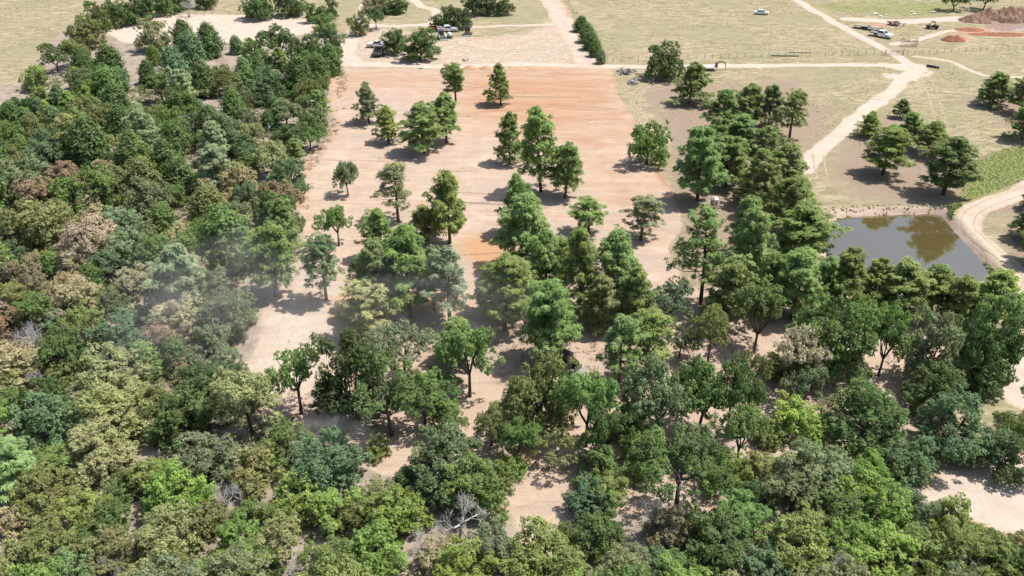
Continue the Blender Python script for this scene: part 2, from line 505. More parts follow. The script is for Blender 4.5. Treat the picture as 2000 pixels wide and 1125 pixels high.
    b.inputs['Specular IOR Level'].default_value = .1
    bump = N.n('ShaderNodeBump'); bump.inputs['Strength'].default_value = .75; bump.inputs['Distance'].default_value = .25
    hgt = N.math('ADD', N.math('MULTIPLY', n_fine, .5), N.math('ADD', N.math('MULTIPLY', streak2, .25), N.math('MULTIPLY', mow2, .35)))
    N.l(hgt, bump.inputs['Height']); N.l(bump.outputs[0], b.inputs['Normal'])
    o = N.n('ShaderNodeOutputMaterial'); N.l(b.outputs[0], o.inputs[0])
    return m
M['land'] = ground_mat()

def build_land():
    nu, nv = 560, 470
    u = np.linspace(-.9, .9, nu)
    yv = 34.0 * (330.0 / 34.0) ** np.linspace(0, 1, nv)
    U, Y = np.meshgrid(u, yv)
    X = U * Y
    x, y = X.ravel(), Y.ravel()
    z = land_z(x, y)
    wob = (fbm(x, y, 60, .12, 3) - .5) * 2.4
    wob2 = (fbm(x, y, 66, .12, 3) - .5) * 2.4
    xw, yw = x + wob, y + wob2
    cleared = poly_mask(xw, yw, CLEARED, .9)
    red = np.maximum.reduce([poly_mask(xw, yw, REDBAND, 20) * .9, poly_mask(xw, yw, [(1000, 240), (1250, 240), (1330, 430), (1310, 500), (1180, 440), (1090, 330)], 12) * .55, poly_mask(xw, yw, REDCORE, 11) * .95, ] + [poly_mask(xw, yw, p, 1.6) for p in REDSPOIL])
    # turned red soil along both edges of the clearing
    edge_l = line_mask(xw, yw, [(652, 140), (645, 180), (650, 235), (640, 275), (602, 302), (588, 370), (578, 405)], 2.2, 1.4) * .75
    edge_r = line_mask(xw, yw, [(1188, 136), (1240, 250), (1288, 330), (1320, 405)], 2.0, 1.2) * .8
    red = np.maximum.reduce([red, edge_l, edge_r])
    orange = np.maximum.reduce([poly_mask(xw, yw, ORANGE1, 3.0), poly_mask(xw, yw, ORANGE2, 2.0) * .85, poly_mask(xw, yw, ORANGE3, 1.5) * .9])
    spoil = np.maximum.reduce([poly_mask(xw, yw, p, 1.6) for p in REDSPOIL])
    roads = {k: line_mask(xw, yw, v[0], v[1], v[2]) for k, v in ROADS.items()}
    road = np.maximum.reduce(list(roads.values()))
    arena = poly_mask(xw, yw, ARENA, 1.0)
    sandse = poly_mask(xw, yw, SANDSE, 1.6)
    shore = np.zeros(x.shape)
    PP = GP(POND, POND_Z)
    k = (x > PP[:, 0].min() - 8) & (x < PP[:, 0].max() + 8) & (y > PP[:, 1].min() - 8) & (y < PP[:, 1].max() + 8)
    d = sdist(x[k], y[k], PP)
    shore[k] = np.clip(.5 - (d - 1.6) / 2.0, 0, 1)
    yardpatch = line_mask(xw, yw, [(1740, 128), (1800, 140), (1775, 155), (1745, 150)], 5.0, 2.0)
    toplot = poly_mask(xw, yw, TOPLOT, 5) * .52
    dirt = np.maximum.reduce([cleared, road, arena, sandse, shore, spoil, toplot])
    pale = np.maximum.reduce([road * .95, arena * .8, sandse * .85, poly_mask(xw, yw, SANDPALE, 5), toplot * .9, yardpatch])
    pale = np.where(roads['lane_up'] > .3, pale * .62, pale)
    pale = np.where(roads['pond_lane'] > .1, pale * .6, pale)
    litter = np.maximum.reduce([poly_mask(xw, yw, p, 5) for p in LITTER])
    green = np.maximum.reduce([poly_mask(xw, yw, p, 4) * q for p, q in zip(GREEN, (.95, .8, .55, .5))])
    fl = np.maximum(poly_mask(xw, yw, WOODFLOOR, 2.0), poly_mask(xw, yw, WOODFLOOR2, 2.0))
    gate_line = line_mask(xw, yw, [(1400, 113), (1560, 108), (1740, 106)], 3.5, 2.5) * .6
    green = np.maximum(green, gate_line)
    a = np.stack([litter, green, fl, np.ones_like(x)], 1).astype(np.float32)
    b = np.stack([dirt, np.where(arena > .3, 0, red), pale, orange], 1).astype(np.float32)
    V = np.stack([x, y, z], 1)
    i = np.arange(nu * nv).reshape(nv, nu)
    Fq = np.stack([i[:-1, :-1], i[:-1, 1:], i[1:, 1:], i[1:, :-1]], 2).reshape(-1, 4)
    fm = lambda m: m[Fq].mean(1)
    cls = np.zeros(len(Fq), int)                   # 0 pasture, 1 clearing, 2.. lanes
    cls[fm(fl) > .5] = 1
    cls[fm(cleared) > .5] = 2
    cls[fm(arena) > .5] = 3
    cls[fm(sandse) > .5] = 4
    cls[fm(shore) > .6] = 5
    lane_names = [('lane_up', 'dirt_road'), ('lane_band', 'dirt_road'), ('lane_loop', 'dirt_road'), ('lane_mid', 'farm_track'), ('lane_mid2', 'farm_track'), ('pasture_lane', 'farm_track'),
                  ('diag_lane', 'farm_track'), ('down_lane', 'farm_track'), ('pond_lane', 'farm_track'), ('east_lane', 'farm_track'), ('east_spur', 'farm_track')]
    for q, (k_, nm) in enumerate(lane_names):
        cls[fm(roads[k_]) > .5] = 10 + q
    names = {0: 'pasture_ground', 1: 'wood_floor', 2: 'cleared_field', 3: 'riding_arena', 4: 'sandy_ground', 5: 'pond_bank'}
    for q, (k_, nm) in enumerate(lane_names): names[10 + q] = nm
    for cid, nm in names.items():
        f = Fq[cls == cid]
        if not len(f): continue
        used = np.unique(f)
        re = np.full(len(V), -1); re[used] = np.arange(len(used))
        vv, ff = V[used], re[f]
        aa, bb = a[used], b[used]
        fl_list = [ff]
        if cid == 0:                               # the pasture goes on to the horizon
            c0 = np.array([[-.9 * 34, 34, 0], [.9 * 34, 34, 0], [.9 * 330, 330, 0], [-.9 * 330, 330, 0],
                           [-5000, -5000, 0], [5000, -5000, 0], [5000, 6000, 0], [-5000, 6000, 0]], dtype=float)
            k0 = len(vv)
            vv = np.vstack([vv, c0])
            ex = np.array([[0, 1, 5, 4], [1, 2, 6, 5], [2, 3, 7, 6], [3, 0, 4, 7]]) + k0
            ex = ex[:, ::-1]
            fl_list.append(ex)
            aa = np.vstack([aa, np.tile([[0, 0, 0, 1]], (8, 1))]); bb = np.vstack([bb, np.tile([[0, 0, 0, 0]], (8, 1))])
        me = mesh_np(nm, vv, fl_list, [M['land']], smooth=True)
        for an, arr in (('soil_a', aa), ('soil_b', bb)):
            at = me.attributes.new(an, 'FLOAT_COLOR', 'POINT')
            at.data.foreach_set('color', arr.astype(np.float32).ravel())
        tag(obj_of(nm, me), kind='structure')
build_land()

# wheel ruts: narrow strips of bare pale soil a few mm above the grass
def rut_mat(name='rut_soil', ca=(.47, .39, .28), cb=(.37, .31, .21)):
    m, nt = nodes_of(name); N = NT(nt)
    pos = N.n('ShaderNodeNewGeometry').outputs['Position']
    c = N.mix(N.smooth(N.noise(pos, 1.3, 5, .7), .35, .65), ca, cb)
    d = N.n('ShaderNodeBsdfDiffuse'); N.l(c, d.inputs[0])
    t = N.n('ShaderNodeBsdfTransparent')
    at = N.n('ShaderNodeAttribute', attribute_name='cover')
    mx = N.n('ShaderNodeMixShader')
    N.l(N.smooth(N.math('ADD', at.outputs['Fac'], N.math('MULTIPLY', N.math('SUBTRACT', N.noise(pos, 1.6, 5, .7), .5), 1.3)), .25, .8), mx.inputs[0])
    N.l(t.outputs[0], mx.inputs[1]); N.l(d.outputs[0], mx.inputs[2])
    o = N.n('ShaderNodeOutputMaterial'); N.l(mx.outputs[0], o.inputs[0])
    return m
M['rut'] = rut_mat()
M['scrape'] = rut_mat('scraped_soil', (.33, .25, .20), (.26, .195, .155))
M['scrape_pale'] = rut_mat('pale_scraped_soil', (.56, .46, .375), (.48, .385, .31))
def rut(px, off=0.0, w=.55, strength=.55, mat='rut'):
    w *= .75
    P = [np.array(G(*p)) for p in smoothpath(px, 14)]
    rows = []
    for i, p in enumerate(P):
        d = P[min(i + 1, len(P) - 1)] - P[max(i - 1, 0)]
        d = d / (np.linalg.norm(d) + 1e-9); n = np.array([-d[1], d[0]])
        rows.append([p + n * (off + k * w) for k in (-1, -.45, .45, 1)])
    V = np.array(rows).reshape(-1, 2)
    z = land_z(V[:, 0], V[:, 1]) + .03
    V = np.column_stack([V, z])
    i = np.arange(len(V)).reshape(-1, 4)
    F = np.stack([i[:-1, :-1], i[:-1, 1:], i[1:, 1:], i[1:, :-1]], 2).reshape(-1, 4)
    me = mesh_np('wheel_rut', V, F, [M[mat]])
    at = me.attributes.new('cover', 'FLOAT', 'POINT')
    cov = np.tile([0, strength, strength, 0], len(rows)).astype(np.float32)
    cov[:4] = 0; cov[-4:] = 0
    at.data.foreach_set('value', cov)
    return tag(obj_of('wheel_rut', me), kind='structure')
for px, w in (
    ([(1570, 195), (1640, 178), (1720, 150)], .5),
    ([(1806, 150), (1825, 195), (1840, 250)], .45),
    ([(1262, 165), (1240, 195), (1248, 225), (1275, 260), (1300, 300)], .5),
    ([(1300, 168), (1255, 178), (1225, 185)], .5),
    ([(1598, 300), (1602, 330), (1608, 350)], .45),
    ([(1640, 140), (1700, 148), (1750, 140)], .4),
    ([(1700, 190), (1780, 200), (1850, 215)], .4),
    ([(850, 75), (950, 100), (1060, 95)], .5),
    ([(1860, 260), (1930, 235), (2010, 215)], .5)):
    for off in (-.95, .95): rut(px, off, w)
for k in range(6):
    rut([(1268 - 4 * k, 168 + 2 * k), (1236 - 1 * k + 4 * (k % 2), 196 + 2 * k), (1245 + 4 * k, 225), (1262 + 7 * k, 252), (1280 + 6 * k, 285)], 0, .4, .55)
for off in (-.9, .9): rut(ROADS['pond_lane'][0][::8], off, .35, .55)

# marks left by the dozer blade across the field
rs_ = random.Random(21)
for k in range(46):
    y_ = 150 + 400 * rs_.random() ** 1.3
    x0_ = rs_.uniform(620, 1150) if y_ < 330 else rs_.uniform(620, 1000)
    L_ = rs_.uniform(50, 210); tilt = rs_.uniform(-.05, .07)
    rut([(x0_, y_), (x0_ + L_ * .5, y_ + tilt * L_ * .5 + rs_.uniform(-2, 2)), (min(x0_ + L_, 1190 + .3 * (y_ - 130)), y_ + tilt * L_)], 0, rs_.uniform(.25, .7), rs_.uniform(.3, .6), 'scrape' if k % 5 < 3 else 'scrape_pale')
for px_ in ([(600, 310), (592, 380), (600, 440), (585, 560), (560, 640), (530, 720)], [(560, 650), (610, 690), (600, 760), (640, 850)]):
    for off in (-.9, .9): rut(px_, off, .5, .26, 'scrape')

# pond water
def water_mat(name, body, rough=.02):
    m, nt = nodes_of(name); N = NT(nt)
    pos = N.n('ShaderNodeNewGeometry').outputs['Position']
    b = N.n('ShaderNodeBsdfPrincipled')
    b.inputs['Base Color'].default_value = (*body, 1)
    b.inputs['Roughness'].default_value = rough
    b.inputs['IOR'].default_value = 2.9
    b.inputs['Specular IOR Level'].default_value = .5
    bu = N.n('ShaderNodeBump'); bu.inputs['Strength'].default_value = .06; bu.inputs['Distance'].default_value = .05
    N.l(N.noise(N.mapping(pos, (1, 1.6, 1)), 1.6, 3, .5), bu.inputs['Height']); N.l(bu.outputs[0], b.inputs['Normal'])
    o = N.n('ShaderNodeOutputMaterial'); N.l(b.outputs[0], o.inputs[0])
    return m
M['pond'] = water_mat('pond_water', (.085, .066, .026))
M['mudwater'] = water_mat('muddy_water', (.30, .22, .18), .08)
def water(name, px, z, mat, grow=2.0):
    P = GP(px, z); c = P.mean(0)
    P = c + (P - c) * (1 + grow / np.linalg.norm(P - c, axis=1).mean())
    me = bpy.data.meshes.new(name)
    me.from_pydata([(p[0], p[1], z) for p in P], [], [tuple(range(len(P)))])
    me.materials.append(mat); bm_fix(me)
    if me.polygons[0].normal.z < 0: me.flip_normals()
    return tag(obj_of(name, me), kind='structure')
water('pond_water', POND, POND_Z, M['pond'], 1.5)
water('puddle_water', MUDPOOL, MUD_Z, M['mudwater'], 1.2)
# ------------------------------------------------------------------ trees
def unit(v):
    return v / (np.linalg.norm(v, axis=-1, keepdims=True) + 1e-9)
def rand_dir(r, n):
    return unit(r.normal(size=(n, 3)))
def leaf_mesh(name, C, Nrm, T, L, Wd, r, mat, tone, bend=.25, hue=None):
    """folded diamond leaf sprays: centre, normal, direction, length, width arrays"""
    n = len(C)
    T = unit(T - Nrm * (T * Nrm).sum(1, keepdims=True))
    S = np.cross(Nrm, T)
    L = L[:, None]; Wd = Wd[:, None]
    k = (.35 + .3 * r.rand(n))[:, None]
    v0 = C - T * L * .5
    v1 = C - T * L * (k - .5) * .6 + S * Wd * .5 - Nrm * L * bend * r.rand(n, 1)
    v2 = C + T * L * .5 - Nrm * L * bend * r.rand(n, 1)
    v3 = C + T * L * (k - .5) * .6 - S * Wd * .5 - Nrm * L * bend * r.rand(n, 1)
    V = np.stack([v0, v1, v2, v3], 1).reshape(-1, 3)
    F = np.arange(4 * n).reshape(-1, 4)
    me = mesh_np(name, V, F, [mat])
    at = me.attributes.new('leaf', 'FLOAT_COLOR', 'FACE')
    colr = np.ones((n, 4), np.float32)
    colr[:, 0] = np.clip(tone, 0, 1); colr[:, 1] = r.rand(n) if hue is None else hue; colr[:, 2] = r.rand(n)
    at.data.foreach_set('color', colr.ravel())
    return me
def norm_unit(cm, tm, wq=96):
    """scale a crown and its trunk so that the tree is 1 wide and 1 tall"""
    n = len(cm.vertices)
    co = np.empty(n * 3, np.float32); cm.vertices.foreach_get('co', co); co = co.reshape(-1, 3)
    rr = np.percentile(np.hypot(co[:, 0], co[:, 1]), wq); zt = np.percentile(co[:, 2], 99.6)
    for me in (cm, tm):
        n = len(me.vertices)
        c = np.empty(n * 3, np.float32); me.vertices.foreach_get('co', c); c = c.reshape(-1, 3)
        c[:, :2] *= .5 / rr; c[:, 2] /= zt
        me.vertices.foreach_set('co', c.ravel()); me.update()
    return cm, tm
def trunk_mesh(name, tubes, mat):
    b = MB()
    for pts, rad, n in tubes: b.tube(pts, rad, n)
    me = bpy.data.meshes.new(name)
    me.from_pydata(b.v, [], b.f); me.materials.append(mat)
    bm_fix(me)
    for p in me.polygons: p.use_smooth = True
    return me

def oak(seed, nl=62, leaves=190, open_=.0, flat=1.0, sz=.27, base=1.0):
    r = np.random.RandomState(seed)
    R = 4.2
    nlimb = r.randint(6, 9)
    LC, LR = [], []
    a0 = r.rand() * 6.28
    for k in range(nlimb):
        a = a0 + 2 * math.pi * k / nlimb + r.uniform(-.45, .45)
        rad_ = R * r.uniform(.38, .82) if k else R * .1
        LC.append((math.cos(a) * rad_, math.sin(a) * rad_, base + r.uniform(2.3, 3.5) * flat if rad_ > R * .5 else base + r.uniform(3.2, 4.8) * flat)); LR.append(r.uniform(1.35, 2.15))
    if base < .5:
        for k in range(6):
            a = a0 + 1.05 * k + r.uniform(-.3, .3)
            LC.append((math.cos(a) * R * r.uniform(.5, .72), math.sin(a) * R * r.uniform(.5, .72), r.uniform(1.0, 1.5))); LR.append(r.uniform(1.1, 1.5))
    LC, LR = np.array(LC), np.array(LR); nlimb = len(LC)
    per = max(5, int(nl / nlimb))
    C, D = [], []
    for k in range(nlimb):
        dk = rand_dir(r, per * 3); dk = dk[dk[:, 2] > -.55][:per]
        C.append(LC[k] + dk * (LR[k] * r.uniform(.65, 1.12, (len(dk), 1))) * np.array([1.08, 1.08, .88])); D.append(dk)
    C, D = np.vstack(C), np.vstack(D)
    nl = len(C)
    C[:, 2] = np.maximum(C[:, 2], base + .7 * r.rand(nl))
    lr = r.uniform(.4, .92, nl)
    keep = r.rand(nl) > open_
    C, lr, D = C[keep], lr[keep], D[keep]; nl = len(C)
    cz = base + 3.2
    lobe_hue = r.rand(nl)
    out = []
    for i in range(nl):
        n7 = 11
        ns = int(leaves * (lr[i] / .70) ** 2 / 7.0)
        sd = rand_dir(r, ns * 2); sd = sd[(sd[:, 2] > -.3) | (r.rand(len(sd)) < .2)][:ns]
        sc = C[i] + sd * (lr[i] * r.uniform(.7, 1.1, (len(sd), 1))) * np.array([1, 1, .8])
        ld = rand_dir(r, len(sc) * n7)
        P = np.repeat(sc, n7, 0) + ld * (r.uniform(.08, .26, (len(sc) * n7, 1)) * np.array([1.1, 1.1, .75]))
        out.append((P, unit(np.repeat(sd, n7, 0) * .7 + ld * .65), np.full(len(P), .5 + r.uniform(-.2, .2)), np.repeat(r.uniform(-.22, .22, len(sc)), n7), np.clip(np.full(len(P), lobe_hue[i]) + r.normal(size=len(P)) * .16, 0, 1)))
    P = np.vstack([o[0] for o in out]); SD = np.vstack([o[1] for o in out])
    tone = np.concatenate([o[2] for o in out]) + np.concatenate([o[3] for o in out]) + r.uniform(-.14, .14, len(P))
    nrm = unit(SD * .8 + np.array([0, 0, .6]) + r.normal(size=P.shape) * .3)
    cm = leaf_mesh('oak_crown', P, nrm, rand_dir(r, len(P)), r.uniform(.7, 1.3, len(P)) * sz * .84, r.uniform(.55, 1.0, len(P)) * sz * .84, r, M['leaf'], tone, .25, np.concatenate([o[4] for o in out]))
    tubes = []
    lean = r.uniform(-.5, .5, 2)
    fork = np.array([lean[0] * .5, lean[1] * .5, base + 1.1])
    tubes.append(([(0, 0, -.3), (0, 0, .15), (lean[0] * .2, lean[1] * .2, .5 + .3 * base), tuple(fork)], [.36, .27, .22, .19], 8))
    idx = r.permutation(nl)[:16]
    mains = []
    for k in range(5):
        a = 2 * math.pi * k / 5 + r.uniform(-.4, .4)
        e = np.array([math.cos(a) * R * .5, math.sin(a) * R * .5, cz + r.uniform(-.3, 1.3)])
        mid = fork * .55 + e * .45 + np.array([0, 0, -.25]) + r.normal(size=3) * .15
        tubes.append(([tuple(fork + np.array([0, 0, -.15])), tuple(mid), tuple(e)], [.14, .10, .05], 6)); mains.append(e); 
    for i in idx:
        e = C[i]; m = mains[int(np.argmin([np.linalg.norm(q - e) for q in mains]))]
        s0 = fork * .4 + m * .6
        tubes.append(([tuple(s0), tuple(s0 * .45 + e * .55 + r.normal(size=3) * .15), tuple(e)], [.065, .045, .02], 5))
    return norm_unit(cm, trunk_mesh('oak_trunk', tubes, M['bark']))

def pine(seed, form='round', dens=1.0):
    r = np.random.RandomState(seed)
    H, R = 11.0, 3.6
    z0 = {'round': 2.3, 'slim': 3.4, 'open': 3.0, 'full': 1.2}[form]
    nb = {'round': 56, 'slim': 48, 'open': 40, 'full': 64}[form]
    lean = r.uniform(-.35, .35, 2)
    bow = r.uniform(-.2, .2, 2)
    def axis(z):
        t = z / H
        return np.array([lean[0] * t + bow[0] * math.sin(t * 3), lean[1] * t + bow[1] * math.sin(t * 3), z])
    tubes = [([tuple(axis(z) if z > 0 else np.array([0, 0, -.3])) for z in (-.3, .3, 2, 4, 6, 8, 9.8, 10.7)], [.27, .22, .19, .165, .13, .09, .05, .02], 8)]
    tc, td, tr = [], [], []
    az = r.rand() * 6
    side = r.rand() * 6.28
    for i in range(nb):
        t = ((i + r.rand()) / nb) ** .92
        z = z0 + (H - .5 - z0) * t
        az += 2.399 + r.uniform(-.5, .5)
        prof = {'round': (1 - t) ** .66 * (.80 + .62 * t), 'slim': (1 - t) ** .5 * (.5 + .8 * t), 'open': (1 - t) ** .5 * (.75 + .4 * t), 'full': (1 - t) ** .62 * (.95 + .3 * t)}[form]
        L = R * max(.12, prof) * r.uniform(.5, 1.2) * (1 + .18 * math.cos(az - side))
        el = math.radians(2 + 48 * t + r.uniform(-18, 18))
        d = np.array([math.cos(az) * math.cos(el), math.sin(az) * math.cos(el), math.sin(el)])
        b0 = axis(z)
        mid = b0 + d * L * .55 + np.array([0, 0, -.12 * L])
        e = b0 + d * L + np.array([0, 0, .04 * L])
        tubes.append(([tuple(b0), tuple(mid), tuple(e)], [.05, .035, .012], 4))
        nt_ = max(4, int((3.5 + L * 3.0) * dens * (.7 if form == 'open' else 1)))
        perp = np.array([-math.sin(az), math.cos(az), 0])
        for k in range(nt_):
            s = 1 - .72 * (k / nt_) ** 1.1
            spread = (1.12 - s) * L * .75 + .12
            p = b0 + (e - b0) * s + perp * r.uniform(-1, 1) * spread + np.array([0, 0, r.uniform(-.25, .5)])
            tc.append(p); td.append(unit(d * .6 + np.array([0, 0, .85]) + r.normal(size=3) * .25)); tr.append(r.uniform(.38, .68))
    for k in range(7):
        tc.append(axis(H - .55) + r.normal(size=3) * np.array([.25, .25, .2])); td.append(np.array([0, 0, 1.0])); tr.append(.5)
    tc, td, tr = np.array(tc), np.array(td), np.array(tr)
    nbl = 32
    n = len(tc)
    C = np.repeat(tc, nbl, 0); A = np.repeat(td, nbl, 0); RR = np.repeat(tr, nbl)
    dd = unit(rand_dir(r, n * nbl) + A * .55)
    L = RR * r.uniform(.75, 1.15, n * nbl)
    cen = C + dd * (L * .55)[:, None]
    nrm = unit(dd * .55 + A * .5 + np.array([0, 0, .55]) + r.normal(size=dd.shape) * .3)
    tone = np.repeat(.5 + r.uniform(-.28, .28, n), nbl) + r.uniform(-.15, .15, n * nbl)
    cm = leaf_mesh('pine_crown', cen, nrm, dd, L, L * .0 + r.uniform(.06, .12, n * nbl), r, M['needle'], tone, .12)
    return norm_unit(cm, trunk_mesh('pine_trunk', tubes, M['pinebark']), 97.2)

def cedar(seed, form=0):
    r = np.random.RandomState(seed)
    H, R = 6.0, 2.3
    npl = 95
    out = []
    for i in range(npl):
        t = (i + r.rand()) / npl
        z = .35 + t * (H - .9)
        a = i * 2.399 + r.uniform(-.3, .3)
        prof = ((1 - t) ** .75 * (.75 + .6 * t)) if form == 0 else ((1 - t) ** .5 * (.8 + .25 * t))
        rad = R * max(.07, prof) * r.uniform(.72, 1.1)
        tip = np.array([math.cos(a) * rad, math.sin(a) * rad, z + .35])
        base = np.array([math.cos(a) * rad * .25, math.sin(a) * rad * .25, z - .15])
        n = int(34 + 40 * prof)
        s = r.rand(n) ** .6
        P = base + (tip - base) * s[:, None] + r.normal(size=(n, 3)) * (.13 + .14 * (1 - np.abs(s - .6)))[:, None] * .9
        d = unit(np.array([math.cos(a) * .7, math.sin(a) * .7, .75]) + r.normal(size=(n, 3)) * .4)
        out.append((P, d, np.full(n, .5 + r.uniform(-.2, .2))))
    P = np.vstack([o[0] for o in out]); d = np.vstack([o[1] for o in out]); tone = np.concatenate([o[2] for o in out]) + r.uniform(-.2, .2, len(P))
    oc = unit(P * np.array([1, 1, 0]) + np.array([0, 0, .5]))
    nrm = unit(oc * .8 + rand_dir(r, len(P)) * .55)
    cm = leaf_mesh('cedar_crown', P, nrm, d, r.uniform(.3, .52, len(P)), r.uniform(.11, .2, len(P)), r, M['leaf'], tone, .1)
    return norm_unit(cm, trunk_mesh('cedar_trunk', [([(0, 0, -.25), (0, 0, .3), (0, 0, 3), (0, 0, 5.2)], [.2, .16, .1, .03], 7)], M['bark']))

def bare(seed):
    r = np.random.RandomState(seed)
    tubes = []
    ends = []
    def grow(p, d, L, rad, lev):
        pts, rr = [p], [rad]
        q, dd = p, d
        for k in range(3):
            dd = unit(dd + r.normal(size=3) * .22 + np.array([0, 0, .08]))
            q = q + dd * L / 3
            pts.append(q); rr.append(rad * (1 - .22 * (k + 1)))
        tubes.append(([tuple(x) for x in pts], rr, 6 if lev < 2 else 3))
        if lev == 4:
            ends.append(q); return
        nk = (4, 4, 5, 5)[lev]
        for k in range(nk):
            s = r.uniform(.45, 1.0) if lev else r.uniform(.75, 1.0)
            i = min(2, int(s * 3)); b = pts[i] + (pts[i + 1] - pts[i]) * (s * 3 - i) if s < 1 else q
            nd = unit(dd * .75 + rand_dir(r, 1)[0] * (.95 if lev < 2 else .8) + np.array([0, 0, .22]))
            grow(b, nd, L * r.uniform(.55, .78), max(.014, rad * .5), lev + 1)
    grow(np.array([0, 0, -.3]), np.array([0, 0, 1.0]), 2.6, .24, 0)
    n0 = 1 + 4
    tm = trunk_mesh('bare_trunk', tubes[:1], M['deadwood'])
    cm = trunk_mesh('bare_branches', tubes[1:], M['deadwood'])
    return norm_unit(cm, tm, 96)

OAKS = [oak(100 + i, nl=q[0], leaves=q[1], open_=q[2], flat=q[3], sz=q[4], base=q[5]) for i, q in enumerate([
    (92, 150, .05, 1.0, .25, .7), (84, 160, .08, .85, .26, .6), (96, 140, .1, 1.1, .24, .9), (80, 165, .05, .8, .26, .6), (90, 150, .14, 1.1, .25, .8), (100, 135, .05, 1.0, .24, .7),
    (84, 150, .2, .9, .25, 1.0), (94, 145, .1, 1.0, .24, .6), (88, 150, .12, .95, .25, .8), (98, 140, .08, 1.15, .24, .7), (86, 150, .18, .9, .25, .9), (92, 140, .1, 1.0, .26, .6)])]
DENSE = [oak(170 + i, nl=128, leaves=135, open_=.04, flat=.86 + .05 * (i % 4), sz=.25, base=.1) for i in range(9)]
LACY = [oak(150 + i, nl=80, leaves=115, open_=.26, flat=.95, sz=.25, base=1.9) for i in range(5)]
PINES = [pine(200 + i, f, d) for i, (f, d) in enumerate([('round', 1.0), ('round', 1.1), ('full', .9), ('round', .95), ('full', 1.0), ('round', 1.05)])]
PINES += [pine(210 + i, f, 1.0) for i, f in enumerate(('round', 'full', 'open', 'round'))]
SLIM = [pine(230 + i, 'slim', 1.0) for i in range(2)]
OPENP = [pine(240 + i, 'open', 1.0) for i in range(3)]
CEDARS = [cedar(300 + i, i % 2) for i in range(5)]
BARE = [bare(400 + i) for i in range(3)]
KIND = {  # meshes, height/width, crown-centre height share, names
    'oak': (OAKS, .95, .60, 'oak_tree', 'oak'), 'dense': (DENSE, .88, .54, 'oak_tree', 'oak'), 'lacy': (LACY, 1.0, .62, 'oak_tree', 'open oak'),
    'pine': (PINES, 1.38, .62, 'pine_tree', 'pine'), 'roundpine': ([PINES[0], PINES[1], PINES[3], PINES[5]], 1.38, .62, 'pine_tree', 'pine'), 'slim': (SLIM, 2.0, .62, 'pine_tree', 'slender pine'), 'openpine': (OPENP, 1.3, .62, 'pine_tree', 'open pine'),
    'cedar': (CEDARS, 1.25, .48, 'cedar_tree', 'cedar'), 'bare': (BARE, .95, .62, 'dead_tree', 'leafless dead tree'),
    'bush': (DENSE, .72, .5, 'shrub', 'shrub')}
COLS = {
    'green': (.150, .220, .066), 'deep green': (.110, .168, .055), 'dark green': (.085, .128, .046), 'bright green': (.205, .300, .072),
    'lime green': (.245, .330, .080), 'yellow green': (.215, .265, .082), 'olive': (.195, .210, .078), 'pale olive': (.285, .295, .140),
    'blue green': (.132, .200, .098), 'pale blue green': (.220, .300, .175), 'grey green': (.185, .225, .118), 'mint green': (.195, .300, .130),
    'tan': (.370, .320, .190), 'brown': (.270, .225, .135), 'rust brown': (.330, .240, .150), 'pinkish brown': (.420, .345, .260), 'golden olive': (.245, .245, .100),
    'fresh green': (.155, .245, .076), 'grey': (.3, .29, .28)}
TREES = []      # dicts: kind, col, x, y, H, W, px, py
def T_base(kind, bx, by, ytop, w, col):
    X, Y = G(bx, by)
    b = (ytop - 562.5) / FOC
    H = CAM_H - Y * (SP + b * CP) / (CP - b * SP)
    Zc = Y * CP + (CAM_H - H * .6) * SP
    TREES.append(dict(kind=kind, col=col, x=X, y=Y, H=H, W=w * Zc / FOC, px=bx, py=(by + ytop) / 2))
def T_crown(kind, cx, cy, w, col, hk=1.0):
    k, c = KIND[kind][1] * hk, KIND[kind][2]
    s = SP + (cy - 562.5) / FOC * CP
    Z = CAM_H / (s + c * k * w / FOC)
    W = w * Z / FOC; H = k * W
    a, b = (cx - 1000) / FOC, (cy - 562.5) / FOC
    X, Y = a * Z, Z * (CP - b * SP)
    TREES.append(dict(kind=kind, col=col, x=X, y=Y, H=H, W=W, px=cx, py=cy))
